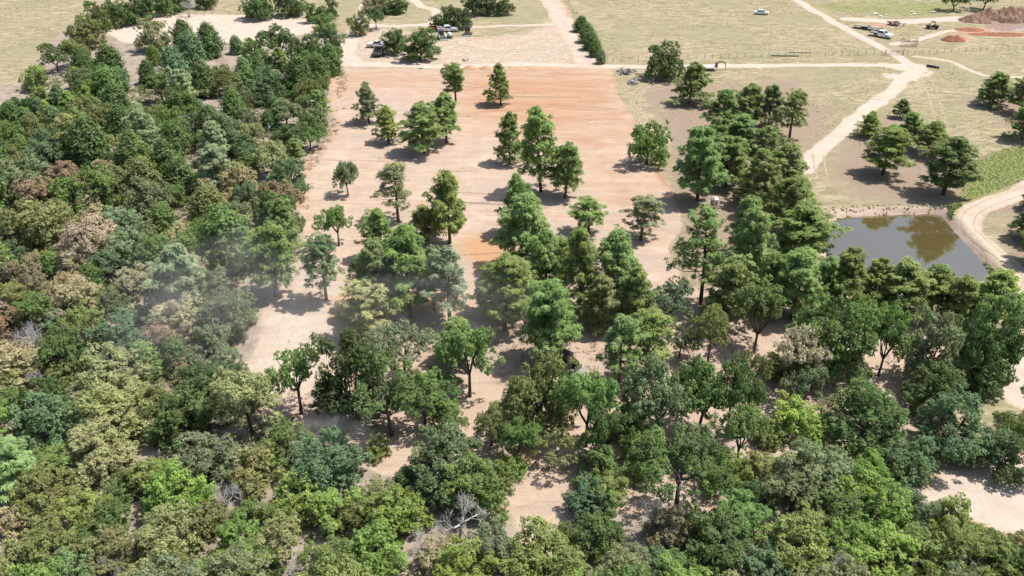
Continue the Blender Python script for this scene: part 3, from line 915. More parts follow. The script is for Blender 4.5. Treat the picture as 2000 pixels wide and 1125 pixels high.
for t in [
    ('slim', 890, 200, 123, 46, 'green'), ('pine', 978, 205, 125, 60, 'green'), ('pine', 721, 241, 162, 58, 'grey green'), ('pine', 759, 279, 207, 60, 'bright green'),
    ('pine', 828, 298, 203, 90, 'green'), ('pine', 872, 278, 182, 72, 'fresh green'), ('pine', 996, 321, 221, 70, 'green'), ('pine', 1056, 374, 206, 98, 'fresh green'),
    ('pine', 1103, 386, 277, 80, 'green'), ('openpine', 778, 431, 319, 86, 'grey green'), ('pine', 879, 475, 331, 98, 'green'), ('pine', 828, 470, 401, 66, 'olive'),
    ('oak', 680, 381, 316, 48, 'grey green'), ('oak', 662, 480, 402, 76, 'green'), ('pine', 745, 508, 409, 80, 'fresh green'), ('pine', 638, 588, 459, 96, 'blue green'),
    ('pine', 562, 490, 388, 80, 'fresh green'), ('pine', 538, 580, 436, 112, 'fresh green'), ('pine', 745, 615, 470, 100, 'blue green'), ('pine', 802, 620, 447, 118, 'fresh green'),
    ('openpine', 879, 632, 480, 100, 'pale blue green'), ('pine', 1012, 458, 342, 80, 'fresh green'), ('pine', 1032, 528, 384, 118, 'fresh green'), ('pine', 1066, 568, 446, 92, 'fresh green'),
    ('openpine', 1150, 455, 389, 78, 'fresh green'), ('openpine', 1251, 468, 384, 92, 'grey green'), ('pine', 1132, 615, 449, 100, 'green'), ('pine', 1206, 614, 457, 112, 'fresh green'),
    ('pine', 986, 646, 504, 98, 'green'), ('pine', 1064, 695, 545, 92, 'fresh green'), ('openpine', 1087, 708, 552, 112, 'fresh green'), ('openpine', 1206, 766, 620, 92, 'fresh green'), ('openpine', 1256, 748, 614, 104, 'fresh green'),
    ('lacy', 1298, 640, 556, 108, 'blue green'), ('lacy', 1381, 716, 606, 92, 'olive'), ('oak', 1472, 690, 562, 98, 'green'), ('oak', 1402, 650, 560, 80, 'green'),
    ('lacy', 589, 808, 686, 124, 'green'), ('dense', 700, 820, 655, 150, 'dark green'), ('lacy', 765, 850, 690, 150, 'deep green'), ('lacy', 790, 745, 632, 118, 'grey green'), ('openpine', 715, 665, 552, 112, 'pale olive'),
    ('oak', 918, 775, 640, 128, 'green'), ('pine', 900, 700, 618, 90, 'fresh green'), ('dense', 1050, 835, 696, 136, 'olive'), ('oak', 1145, 872, 732, 122, 'fresh green'), ('oak', 1278, 862, 716, 112, 'grey green'),
    ('oak', 1364, 840, 712, 120, 'green'), ('lacy', 1421, 852, 695, 92, 'deep green'), ('lacy', 1449, 855, 735, 70, 'deep green'), ('lacy', 1545, 762, 632, 95, 'pinkish brown'),
    ('dense', 1605, 735, 585, 150, 'deep green'), ('oak', 1672, 708, 580, 100, 'green'), ('oak', 1715, 735, 595, 90, 'green'), ('dense', 1805, 745, 612, 112, 'grey green'), ('dense', 1905, 745, 578, 158, 'deep green'),
    ('pine', 1545, 625, 490, 100, 'fresh green'), ('pine', 1648, 612, 488, 118, 'green'), ('pine', 1760, 625, 515, 110, 'green'), ('pine', 1815, 620, 520, 100, 'green'), ('pine', 1915, 640, 525, 118, 'bright green'),
    ('pine', 1412, 262, 178, 88, 'fresh green'), ('pine', 1456, 252, 165, 80, 'green'), ('pine', 1500, 250, 165, 76, 'grey green'), ('pine', 1541, 276, 178, 80, 'green'), ('roundpine', 1362, 392, 246, 100, 'fresh green'),
    ('roundpine', 1416, 366, 268, 88, 'green'), ('pine', 1440, 330, 226, 86, 'fresh green'), ('pine', 1474, 400, 290, 86, 'green'), ('roundpine', 1395, 330, 232, 78, 'green'), ('pine', 1480, 350, 248, 88, 'green'), ('pine', 1535, 392, 280, 105, 'green'), ('pine', 1490, 420, 310, 90, 'olive'), ('pine', 1450, 495, 380, 96, 'fresh green'),
    ('pine', 1562, 515, 400, 125, 'fresh green'), ('pine', 1368, 594, 408, 118, 'fresh green'), ('pine', 1452, 600, 405, 122, 'fresh green'), ('pine', 1412, 640, 500, 118, 'green'), ('pine', 1530, 455, 345, 108, 'green'),
    ('dense', 1262, 322, 240, 82, 'green'), ('pine', 1694, 266, 217, 52, 'bright green'), ('pine', 1757, 228, 192, 40, 'deep green'), ('pine', 1766, 288, 220, 68, 'green'), ('pine', 1724, 340, 247, 92, 'green'),
    ('pine', 1820, 305, 240, 74, 'green'), ('pine', 1842, 380, 266, 110, 'deep green'), ('pine', 1936, 207, 141, 78, 'green'), ('pine', 1993, 222, 146, 62, 'green'), ('pine', 1996, 272, 192, 72, 'green'),
    ('pine', 2012, 470, 393, 92, 'deep green'), ('pine', 2030, 520, 430, 92, 'deep green'), ('pine', 2016, 410, 365, 50, 'deep green'), ('dense', 1296, 152, 82, 74, 'dark green'), ('pine', 1345, 203, 124, 88, 'green'),
    ('cedar', 1133, 62, 32, 30, 'deep green'), ('cedar', 1147, 82, 46, 34, 'deep green'), ('cedar', 1155, 96, 62, 34, 'deep green'), ('cedar', 1163, 110, 78, 28, 'deep green'), ('cedar', 1173, 124, 96, 20, 'grey green'),
    ('dense', 702, 68, 19, 44, 'olive'), ('oak', 735, 56, 6, 36, 'blue green'), ('dense', 769, 106, 54, 46, 'deep green'), ('dense', 822, 116, 52, 70, 'deep green'), ('dense', 868, 56, 12, 52, 'dark green'), ('dense', 898, 56, 14, 44, 'dark green'),
    ('dense', 735, 24, -12, 55, 'brown'), ('dense', 770, 26, -10, 60, 'deep green'), ('dense', 930, 28, -16, 48, 'dark green'), ('dense', 972, 28, -16, 58, 'dark green'), ('oak', 1862, 22, -18, 52, 'deep green'), ('oak', 1920, 20, -18, 58, 'deep green')] + [
    ('pine', 1240, 645, 522, 92, 'green'), ('pine', 1102, 565, 468, 82, 'green'), ('pine', 962, 612, 520, 72, 'green'), ('pine', 1012, 612, 508, 84, 'fresh green'), ('pine', 1172, 648, 538, 84, 'olive'), ('pine', 848, 606, 488, 88, 'blue green'),
    ('pine', 722, 606, 498, 78, 'green'), ('pine', 1500, 606, 500, 92, 'green'), ('pine', 1592, 612, 502, 92, 'fresh green'), ('pine', 1702, 606, 508, 92, 'green'), ('pine', 1860, 640, 538, 92, 'green'),
    ('oak', 862, 790, 722, 84, 'deep green'), ('oak', 830, 835, 735, 104, 'green'), ('oak', 1222, 856, 786, 72, 'green'), ('oak', 1182, 905, 800, 80, 'deep green'), ('lacy', 1470, 775, 690, 66, 'olive'),
    ('oak', 1326, 700, 628, 70, 'grey green'), ('oak', 1440, 905, 800, 84, 'green'), ('oak', 1010, 905, 818, 78, 'green'), ('oak', 960, 870, 790, 72, 'olive'), ('oak', 880, 860, 790, 76, 'green'), ('lacy', 1330, 800, 720, 70, 'green'), ('oak', 1560, 800, 722, 80, 'grey green'), ('oak', 740, 700, 640, 70, 'grey green')]:
    T_base(*t)
for t in TREES:
    if t['kind'] in ('pine', 'openpine') and 700 < t['px'] < 1320 and 430 < t['py'] < 700: t['W'] *= 1.1
for t in [  # the wood on the left, the far hedgerow and the wood at the bottom
    ('oak', 165, 60, 70, 'olive'), ('oak', 105, 108, 60, 'deep green'), ('oak', 142, 98, 58, 'olive'), ('oak', 66, 150, 56, 'yellow green'), ('oak', 158, 155, 56, 'grey green'), ('cedar', 213, 128, 60, 'deep green'), ('cedar', 203, 168, 62, 'green'),
    ('pine', 170, 185, 34, 'bright green'), ('oak', 163, 220, 70, 'golden olive'), ('pine', 90, 217, 36, 'lime green'), ('cedar', 228, 200, 58, 'deep green'), ('cedar', 235, 240, 55, 'deep green'), ('pine', 268, 250, 88, 'pale blue green'),
    ('dense', 298, 66, 70, 'pale olive'), ('cedar', 358, 68, 44, 'deep green'), ('cedar', 370, 98, 54, 'blue green'), ('cedar', 408, 80, 52, 'deep green'), ('cedar', 340, 132, 60, 'blue green'), ('cedar', 299, 108, 30, 'green'), ('cedar', 287, 142, 36, 'deep green'),
    ('oak', 312, 165, 60, 'deep green'), ('oak', 350, 200, 76, 'deep green'), ('cedar', 396, 156, 55, 'deep green'), ('oak', 442, 158, 55, 'olive'), ('cedar', 462, 88, 28, 'blue green'), ('oak', 490, 92, 44, 'green'), ('oak', 345, 232, 56, 'green'),
    ('oak', 432, 245, 70, 'grey green'), ('oak', 482, 236, 62, 'grey green'), ('pine', 412, 270, 64, 'pale blue green'), ('oak', 22, 262, 64, 'green'), ('oak', 62, 252, 70, 'olive'), ('pine', 140, 258, 74, 'olive'), ('cedar', 20, 225, 40, 'deep green'),
    ('oak', 545, 78, 84, 'deep green'), ('oak', 600, 98, 70, 'deep green'), ('oak', 635, 45, 48, 'green'), ('oak', 650, 74, 46, 'deep green'), ('oak', 520, 165, 76, 'blue green'), ('cedar', 582, 148, 60, 'deep green'), ('oak', 602, 178, 52, 'olive'), ('pine', 622, 200, 50, 'fresh green'),
    ('oak', 556, 215, 62, 'grey green'), ('oak', 602, 258, 66, 'green'), ('oak', 510, 118, 50, 'green'), ('oak', 470, 190, 50, 'olive'), ('oak', 555, 262, 50, 'deep green'), ('oak', 640, 15, 46, 'deep green'), ('oak', 612, 22, 44, 'green'), ('oak', 660, 100, 24, 'green'),
    ('oak', 186, 30, 66, 'deep green'), ('oak', 232, 22, 60, 'deep green'), ('oak', 272, 12, 66, 'dark green'), ('oak', 318, 2, 56, 'green'), ('oak', 345, -4, 50, 'deep green'), ('oak', 500, 5, 66, 'deep green'), ('oak', 565, 2, 60, 'deep green'), ('bare', 365, 8, 40, 'grey'), ('oak', 400, -8, 50, 'deep green'),
    ('oak', 75, 310, 80, 'blue green'), ('oak', 18, 305, 52, 'olive'), ('oak', 45, 350, 104, 'grey green'), ('oak', 118, 300, 60, 'green'), ('oak', 165, 372, 108, 'green'), ('oak', 215, 322, 52, 'deep green'), ('oak', 242, 348, 42, 'tan'), ('cedar', 285, 350, 68, 'olive'), ('cedar', 325, 312, 60, 'deep green'),
    ('cedar', 352, 345, 60, 'deep green'), ('pine', 420, 322, 76, 'pale blue green'), ('oak', 290, 382, 84, 'grey green'), ('oak', 382, 365, 42, 'pale olive'), ('oak', 460, 355, 72, 'tan'), ('cedar', 485, 322, 44, 'deep green'), ('oak', 75, 430, 116, 'golden olive'), ('oak', 172, 412, 64, 'tan'),
    ('oak', 165, 458, 116, 'pinkish brown'), ('oak', 235, 432, 66, 'pale blue green'), ('cedar', 320, 428, 52, 'green'), ('cedar', 402, 412, 76, 'olive'), ('cedar', 442, 472, 108, 'deep green'), ('oak', 478, 500, 52, 'brown'), ('oak', 20, 455, 60, 'deep green'), ('oak', 25, 492, 56, 'blue green'),
    ('oak', 75, 470, 52, 'olive'), ('oak', 192, 508, 52, 'rust brown'), ('oak', 218, 492, 72, 'green'), ('oak', 265, 482, 90, 'grey green'), ('pine', 345, 532, 108, 'pale blue green'), ('oak', 35, 542, 82, 'brown'), ('cedar', 100, 515, 42, 'green'), ('oak', 145, 517, 62, 'tan'), ('oak', 65, 508, 42, 'tan'),
    ('cedar', 180, 546, 52, 'deep green'), ('oak', 122, 556, 52, 'tan'), ('oak', 352, 458, 54, 'tan'), ('oak', 415, 560, 80, 'grey green'), ('oak', 270, 545, 70, 'tan'), ('oak', 460, 600, 70, 'grey green'),
    ('oak', 18, 622, 62, 'rust brown'), ('oak', 70, 602, 80, 'green'), ('lacy', 102, 622, 44, 'pale blue green'), ('oak', 122, 612, 54, 'tan'), ('oak', 165, 618, 72, 'yellow green'), ('oak', 152, 574, 88, 'tan'), ('oak', 216, 588, 54, 'grey green'), ('oak', 290, 598, 82, 'grey green'), ('oak', 232, 652, 100, 'blue green'),
    ('oak', 340, 620, 90, 'tan'), ('oak', 312, 655, 64, 'rust brown'), ('bare', 40, 662, 92, 'grey'), ('oak', 122, 682, 100, 'deep green'), ('oak', 402, 672, 96, 'grey green'), ('oak', 432, 612, 100, 'grey green'), ('oak', 35, 702, 88, 'tan'), ('oak', 15, 742, 54, 'pale olive'), ('bare', 68, 736, 50, 'grey'), ('cedar', 285, 702, 66, 'green'),
    ('cedar', 342, 692, 60, 'deep green'), ('oak', 215, 722, 106, 'pale olive'), ('oak', 118, 722, 54, 'olive'), ('oak', 372, 722, 54, 'tan'), ('oak', 420, 752, 116, 'dark green'), ('oak', 90, 812, 112, 'blue green'), ('oak', 18, 782, 54, 'green'), ('oak', 180, 772, 62, 'yellow green'), ('oak', 242, 762, 82, 'pale olive'), ('oak', 212, 812, 116, 'pale olive'),
    ('oak', 345, 802, 120, 'deep green'), ('oak', 298, 772, 60, 'olive'), ('pine', 28, 902, 108, 'mint green'), ('oak', 100, 896, 76, 'green'), ('oak', 182, 880, 108, 'pale olive'), ('oak', 80, 962, 112, 'olive'), ('oak', 152, 936, 44, 'golden olive'), ('oak', 236, 948, 62, 'deep green'), ('oak', 290, 922, 80, 'yellow green'), ('oak', 402, 886, 110, 'grey green'),
    ('bare', 432, 960, 84, 'grey'), ('bare', 365, 905, 56, 'grey'), ('oak', 25, 1012, 64, 'tan'), ('oak', 170, 990, 90, 'yellow green'), ('oak', 205, 1016, 90, 'green'), ('oak', 100, 1062, 100, 'olive'), ('oak', 212, 1072, 92, 'golden olive'), ('oak', 322, 1042, 112, 'pale olive'), ('bare', 215, 1105, 60, 'grey'), ('oak', 140, 1112, 84, 'mint green'), ('oak', 20, 1085, 74, 'pale olive'),
    ('oak', 330, 1105, 84, 'olive'), ('oak', 450, 1072, 120, 'bright green'), ('oak', 480, 1005, 66, 'green'), ('oak', 270, 1120, 70, 'pale olive'), ('oak', 492, 912, 92, 'golden olive'), ('oak', 548, 868, 96, 'green'), ('oak', 640, 897, 128, 'blue green'), ('oak', 735, 872, 48, 'yellow green'), ('oak', 580, 962, 102, 'lime green'), ('oak', 652, 990, 96, 'lime green'),
    ('lacy', 735, 962, 64, 'pale olive'), ('oak', 770, 995, 110, 'bright green'), ('oak', 868, 905, 148, 'blue green'), ('oak', 928, 938, 128, 'green'), ('oak', 1000, 905, 54, 'bright green'), ('bare', 890, 1012, 112, 'grey'), ('bare', 820, 1066, 60, 'grey'), ('oak', 856, 1084, 70, 'tan'), ('lacy', 560, 1052, 92, 'pale olive'), ('oak', 640, 1084, 94, 'green'),
    ('oak', 730, 1072, 104, 'bright green'), ('oak', 520, 1092, 66, 'green'), ('bare', 585, 1115, 64, 'grey'), ('oak', 960, 1062, 82, 'grey green'), ('oak', 900, 1112, 116, 'lime green'), ('oak', 1168, 912, 92, 'green'), ('oak', 1202, 955, 80, 'yellow green'), ('oak', 1150, 975, 78, 'blue green'), ('oak', 1175, 1042, 92, 'deep green'), ('lacy', 1330, 915, 176, 'deep green'),
    ('bare', 1268, 992, 84, 'grey'), ('oak', 1302, 1032, 74, 'brown'), ('oak', 1062, 1092, 150, 'yellow green'), ('bush', 1102, 1042, 44, 'deep green'), ('oak', 1300, 1102, 72, 'blue green'), ('oak', 1342, 1102, 62, 'green'), ('oak', 1402, 1042, 112, 'deep green'), ('oak', 1452, 1000, 92, 'fresh green'), ('oak', 1485, 962, 66, 'dark green'), ('oak', 1425, 1102, 72, 'deep green'), ('bush', 1312, 1124, 70, 'lime green'),
    ('oak', 1590, 908, 132, 'grey green'), ('oak', 1552, 955, 100, 'grey green'), ('oak', 1700, 912, 72, 'bright green'), ('oak', 1712, 972, 112, 'bright green'), ('oak', 1622, 1002, 110, 'green'), ('oak', 1642, 1046, 92, 'bright green'), ('oak', 1552, 1062, 132, 'yellow green'), ('oak', 1772, 902, 84, 'blue green'), ('oak', 1790, 992, 76, 'blue green'), ('oak', 1862, 1004, 84, 'yellow green'), ('bush', 1892, 1022, 32, 'olive'),
    ('bare', 1652, 1108, 72, 'grey'), ('oak', 1722, 1082, 112, 'lime green'), ('oak', 1802, 1084, 112, 'yellow green'), ('oak', 1900, 1074, 124, 'yellow green'), ('oak', 1962, 1082, 84, 'green'), ('oak', 2004, 1064, 64, 'golden olive'), ('oak', 1868, 832, 150, 'blue green'), ('oak', 1962, 882, 104, 'dark green'), ('oak', 1692, 802, 152, 'deep green'), ('oak', 1560, 812, 92, 'lime green'), ('lacy', 1612, 802, 66, 'pale olive'),
    ('oak', 1502, 842, 56, 'yellow green'), ('oak', 1862, 718, 82, 'yellow green'), ('oak', 1922, 724, 92, 'green'), ('oak', 1985, 832, 74, 'green'), ('oak', 1480, 905, 64, 'golden olive'), ('lacy', 1085, 872, 88, 'olive'), ('oak', 1520, 715, 64, 'olive'), ('oak', 1500, 1110, 90, 'blue green'), ('oak', 1230, 1090, 70, 'grey green'), ('oak', 1004, 790, 60, 'olive'),
    ('oak', 690, 1010, 60, 'olive'), ('oak', 400, 1010, 80, 'olive'), ('oak', 530, 1010, 70, 'yellow green'), ('oak', 800, 930, 60, 'deep green'), ('oak', 1220, 830, 60, 'green')]:
    if t[0] == 'oak' and (t[1] * 7 + t[2] * 3) % 10 < 7: t = ('dense',) + t[1:]
    T_crown(*t)
for t in TREES:
    if t['kind'] in ('oak', 'lacy', 'bush', 'dense'): t['W'] *= 1.0 if (t['px'] < 660 and t['py'] < 300) else 1.2 if (t['px'] < 560 or t['py'] > 780) else 1.08
HAND = len(TREES)
# fill the gaps of the closed wood
def in_px(poly, x, y):
    return bool(inside(np.array([x]), np.array([y]), GP(poly))[0])
rr_ = random.Random(7)
WOOD = [(-260, 250), (10, 225), (60, 190), (105, 150), (150, 130), (205, 150), (260, 160), (330, 165), (490, 155), (560, 135), (630, 110), (655, 125), (636, 180), (640, 235), (615, 262), (590, 292), (570, 360), (568, 420), (520, 500), (500, 560),
        (490, 620), (470, 690), (438, 760), (450, 800), (560, 850), (640, 900), (760, 940), (900, 960), (980, 1030), (970, 1200), (900, 1330), (-800, 1330), (-560, 700)]
WOODR = [(1120, 1130), (1150, 1030), (1400, 1010), (1440, 1090), (1520, 1040), (1660, 950), (1780, 960), (1880, 1030), (2000, 1050), (2300, 1090), (2250, 1330), (1000, 1330)]
WOODE = [(1830, 780), (1990, 760), (2200, 800), (2200, 900), (1990, 905), (1850, 930)]
OPEN_ = [[(250, 100), (470, 100), (480, 130), (360, 130), (270, 145), (255, 200), (262, 240), (240, 230), (235, 130)], [(350, 140), (440, 200), (440, 230), (380, 215)], [(60, 165), (150, 130), (140, 200), (60, 205)], [(495, 262), (560, 258), (640, 275), (602, 302), (520, 345), (500, 310)], [(255, 160), (330, 150), (345, 215), (300, 250), (262, 232)], [(380, 200), (450, 190), (455, 240), (400, 255)]]
def brown_at(px, py):
    """share of drought-browned crowns around a photo point"""
    v = 0
    for cx, cy, s in ((150, 450, 130), (60, 560, 110), (150, 590, 110), (330, 640, 90), (60, 700, 90), (220, 800, 100), (450, 380, 60)):
        v = max(v, math.exp(-((px - cx) ** 2 + (py - cy) ** 2) / (2 * s * s)))
    return v
PAL_G = ['green', 'deep green', 'grey green', 'blue green', 'olive', 'pale olive', 'green']
PAL_B = ['tan', 'brown', 'golden olive', 'pale olive', 'tan', 'rust brown']
PAL_N = ['yellow green', 'bright green', 'lime green', 'green', 'bright green', 'grey green', 'pale olive', 'fresh green']
def fill(poly, tries, smin, smax, pal):
    P = GP(poly); lo, hi = P.min(0), P.max(0)
    for _ in range(tries):
        x, y = rr_.uniform(lo[0], hi[0]), rr_.uniform(lo[1], hi[1])
        if y < 36 or abs(x) > .82 * y + 6: continue
        if not in_px(poly, x, y): continue
        if any(in_px(o, x, y) for o in OPEN_): continue
        W = rr_.uniform(smin, smax)
        if x < -25 and y > 150: W *= .66
        ok = True
        for t in TREES:
            dd = (t['x'] - x) ** 2 + (t['y'] - y) ** 2
            if dd < ((t['W'] + W) * .36) ** 2: ok = False; break
        if not ok: continue
        px, py = P_of(x, y, W * .55)
        rw = W * .6 * FOC / (y * CP + CAM_H * SP)
        if px < -rw or px > 2000 + rw or py > 1125 + rw: continue
        far = py < 330
        q = rr_.random()
        if far and q < .5: kind, col = 'cedar', rr_.choice(['deep green', 'deep green', 'blue green', 'green'])
        elif far and q < .62: kind, col = 'pine', rr_.choice(['fresh green', 'pale blue green', 'bright green'])
        elif q < .55 + .5 * 0 and rr_.random() < brown_at(px, py): kind, col = 'oak', rr_.choice(PAL_B)
        elif py < 560 and q > .9: kind, col = 'cedar', rr_.choice(['deep green', 'green'])
        elif q > .965: kind, col = 'bare', 'grey'
        else: kind, col = ('dense' if rr_.random() < .65 else 'oak'), rr_.choice(pal if not (py > 840) else PAL_N)
        if far and rr_.random() < .35: continue
        H = W * KIND[kind][1] * rr_.uniform(.9, 1.12)
        TREES.append(dict(kind=kind, col=col, x=x, y=y, H=H, W=W, px=px, py=py))
fill(WOOD, 2600, 5.6, 8.4, PAL_G)
fill(WOOD, 1500, 4.2, 5.6, PAL_G)
fill(WOODR, 1000, 4.5, 7.5, PAL_N)
fill([(1130, 900), (1250, 870), (1450, 880), (1560, 850), (1660, 870), (1790, 900), (1800, 960), (1650, 960), (1540, 1010), (1400, 1010), (1150, 1010)], 160, 4.0, 6.5, PAL_G)
fill([(480, 830), (600, 870), (760, 900), (950, 940), (980, 1000), (700, 960), (520, 880)], 60, 4.0, 6.0, PAL_G)
fill([(1480, 660), (1560, 700), (1780, 700), (1930, 740), (1960, 860), (1800, 830), (1600, 800), (1450, 780)], 60, 4.5, 6.5, PAL_G)
fill(WOODE, 120, 5.0, 7.0, PAL_G)

# --- labels: look first, then where it stands, then its rank among look-alikes there
ORDW = 'first second third fourth fifth sixth seventh eighth ninth tenth eleventh twelfth thirteenth fourteenth fifteenth sixteenth seventeenth eighteenth nineteenth twentieth'.split()
def ordinal(i, n):
    if i == 0: return 'leftmost'
    if i == n - 1: return 'rightmost'
    if i < 20 and i <= n // 2: return ORDW[i] + ' from left'
    k = n - 1 - i
    return ORDW[min(k, 19)] + ' from right'
def region(px, py):
    if px < 665 and py < 45: return 'in the hedgerow beyond the pale arena', 'trees of the far hedgerow'
    if 665 <= px < 1010 and py < 125: return 'near the vehicles parked past the field', 'trees around the parked vehicles'
    if 1120 <= px < 1185 and py < 130: return 'in the row beside the dirt road', 'cedars beside the dirt road'
    if px > 1840 and py < 60: return 'behind the spoil heaps at top right', 'trees behind the spoil heaps'
    if px < 650 and py < 300 and px < 655: 
        return ('at the far end of the left wood' if py < 170 else 'in the upper left wood'), 'trees of the left wood'
    if px < 560 and py < 830:
        return ('in the left wood by the pale sand' if py > 640 else 'in the left wood below the smoke' if py > 545 else 'in the left wood by the upper field' if py < 420 else 'in the left wood above the smoke'), 'trees of the left wood'
    if py >= 830:
        b = 'left' if px < 520 else 'middle' if px < 1020 else 'right'
        return ('in the lowest row at bottom ' if py > 1010 else 'in the near wood at bottom ') + b, 'trees of the near wood'
    if px < 1320 and py < 345: return 'on the upper red dirt field', 'trees left standing on the cleared field'
    if px < 1320 and py < 545: return 'on the middle of the cleared dirt', 'trees left standing on the cleared field'
    if px < 1320: return 'in the thinned stand on the cleared dirt', 'trees of the thinned stand'
    if px > 1655 and py < 480: return 'on dry grass above the pond' if px < 1900 else 'at the right edge above the pond', 'pines on the dry grass'
    if px < 1640 and py < 560: return 'in the pine clump left of the pond', 'pines left of the pond'
    return ('in the belt just below the pond' if py < 700 else 'in the thinned stand at lower right'), 'trees below the pond'
SIZE = lambda W: 'small ' if W < 3.6 else 'big ' if W > 8.2 else ''
buckets = {}
for t in TREES:
    reg, grp = region(t['px'], t['py'])
    nm = KIND[t['kind']][4]
    if t['kind'] == 'bare': d = 'grey leafless dead tree'
    else: d = SIZE(t['W']) + t['col'].replace('blue green', 'blue-green').replace('grey green', 'grey-green').replace('yellow green', 'yellow-green').replace('rust brown', 'rust-brown').replace('pinkish brown', 'pinkish-brown') + ' ' + nm
    t['desc'], t['reg'], t['grp'] = d, reg, grp
    buckets.setdefault((d, reg), []).append(t)
for (d, reg), L in buckets.items():
    L.sort(key=lambda t: t['px'])
    for i, t in enumerate(L):
        if len(L) == 1: t['label'] = d + ' ' + reg
        else:
            w = ordinal(i, len(L))
            t['label'] = d + ' ' + reg + ', ' + w + ''
rt = random.Random(3)
CATS = {'oak_tree': 'tree', 'pine_tree': 'pine', 'cedar_tree': 'cedar', 'dead_tree': 'dead tree', 'shrub': 'shrub'}
tree_z = land_z(np.array([t['x'] for t in TREES]), np.array([t['y'] for t in TREES]))
for t, tz in zip(TREES, tree_z):
    meshes, _, _, name, _ = KIND[t['kind']]
    cm, tm = meshes[rt.randrange(len(meshes))]
    root = empty(name, (t['x'], t['y'], float(tz)), rt.uniform(0, 6.283))
    root.rotation_euler[0], root.rotation_euler[1] = rt.uniform(-.06, .06), rt.uniform(-.06, .06)
    tag(root, t['label'], CATS[name], t['grp'])
    c = obj_of('branches' if t['kind'] == 'bare' else 'crown', cm, root)
    k = obj_of('trunk', tm, root)
    for o in (c, k): o.scale = (t['W'], t['W'], t['H'])
    col = COLS[t['col']]
    v = rt.uniform(.88, 1.14) * (1.26 if name == 'pine_tree' else 1.16)
    if name == 'pine_tree': col = (col[0] * 1.1, col[1], col[2] * .95)
    c.color = (col[0] * v * rt.uniform(.95, 1.06), col[1] * v, col[2] * v * rt.uniform(.9, 1.1), 1)
print('TREES', len(TREES), 'by hand', HAND)

# low undergrowth on the floor of the wood: nobody could count it
def undergrowth():
    r = np.random.RandomState(77)
    out = []
    for poly, n in ((WOOD, 6500), (WOODR, 1500)):
        P = GP(poly); lo, hi = P.min(0), P.max(0)
        x, y = r.uniform(lo[0], hi[0], n * 5), r.uniform(lo[1], hi[1], n * 5)
        k = inside(x, y, P) & (np.abs(x) < .72 * y + 4) & (y > 40)
        dens = fbm(x, y, 12, .15, 3)
        k &= dens > .42
        out.append(np.stack([x[k], y[k]], 1)[:n])
    C = np.vstack(out); n = len(C)
    hgt = r.uniform(.25, 1.15, n)
    m = 13
    D = rand_dir(r, n * m); D[:, 2] = np.abs(D[:, 2])
    c3 = np.column_stack([C, land_z(C[:, 0], C[:, 1])])
    P = np.repeat(c3, m, 0) + D * np.repeat(hgt, m)[:, None] * np.array([1.1, 1.1, .9]) * r.uniform(.6, 1.1, (n * m, 1))
    nrm = unit(D + np.array([0, 0, .5]) + r.normal(size=P.shape) * .4)
    tone = np.repeat(r.uniform(.1, .9, n), m) + r.uniform(-.15, .15, n * m)
    me = leaf_mesh('undergrowth', P, nrm, rand_dir(r, n * m), r.uniform(.25, .5, n * m), r.uniform(.18, .36, n * m), r, M['leaf'], tone)
    o = tag(obj_of('undergrowth', me), 'low grey-olive brush covering the floor of the wood', 'undergrowth', kind='stuff')
    o.color = (.19, .19, .085, 1)
undergrowth()

# weeds and tufts: dry clumps on the pasture, green plants along the pond bank, cut brush on the cleared soil
def tufts(name, px, n, hgt, col, seed, label, thresh=.45, m=7, spread=.8, wid=.12, skip=None):
    r = np.random.RandomState(seed)
    P = GP(px); lo, hi = P.min(0), P.max(0)
    x, y = r.uniform(lo[0], hi[0], n * 6), r.uniform(lo[1], hi[1], n * 6)
    k = inside(x, y, P) & (fbm(x, y, seed, .12, 4) > thresh)
    for nm in ('pasture_lane', 'diag_lane', 'down_lane', 'pond_lane', 'east_spur', 'yard', 'yard2', 'lane_up'):
        k &= line_mask(x, y, ROADS[nm][0], ROADS[nm][1] + .8, .4) < .3
    if skip is not None: k &= ~inside(x, y, GP(skip, POND_Z))
    C = np.stack([x[k], y[k]], 1)[:n]; n = len(C)
    c3 = np.column_stack([C, land_z(C[:, 0], C[:, 1])])
    D = rand_dir(r, n * m); D[:, 2] = np.abs(D[:, 2]) + .35; D = unit(D)
    hh = np.repeat(r.uniform(.5, 1.0, n), m) * hgt
    Q = np.repeat(c3, m, 0) + D * np.array([spread, spread, .5]) * hh[:, None]
    nrm = unit(np.cross(D, rand_dir(r, n * m)) + np.array([0, 0, .6]))
    tone = np.repeat(r.uniform(.15, .85, n), m) + r.uniform(-.1, .1, n * m)
    me = leaf_mesh(name, Q, nrm, D, hh * r.uniform(.8, 1.4, n * m), r.uniform(.6, 1.3, n * m) * wid, r, M['leaf'], tone, .1)
    o = tag(obj_of(name, me), label, name.replace('_', ' '), kind='stuff'); o.color = (*col, 1)
tufts('dry_grass', [(1180, 130), (1090, 0), (1080, -30), (2080, -30), (2080, 330), (1890, 330), (1870, 250), (1600, 300), (1560, 180), (1250, 150)], 9000, .24, (.47, .40, .255), 31, 'dry straw-coloured grass tufts across the right pasture', .5, 7, 1.2, .1)
tufts('dry_grass', [(-100, -20), (150, -20), (150, 50), (60, 150), (-100, 200)], 2000, .24, (.48, .41, .27), 32, 'dry straw-coloured grass tufts on the top left field', .5)
tufts('bank_weeds', [(1850, 405), (1880, 398), (1900, 440), (1965, 525), (1950, 560), (1925, 520), (1870, 455)], 700, .42, (.19, .24, .085), 33, 'green weeds along the right bank of the pond', .3, 9, .8, .2, POND)
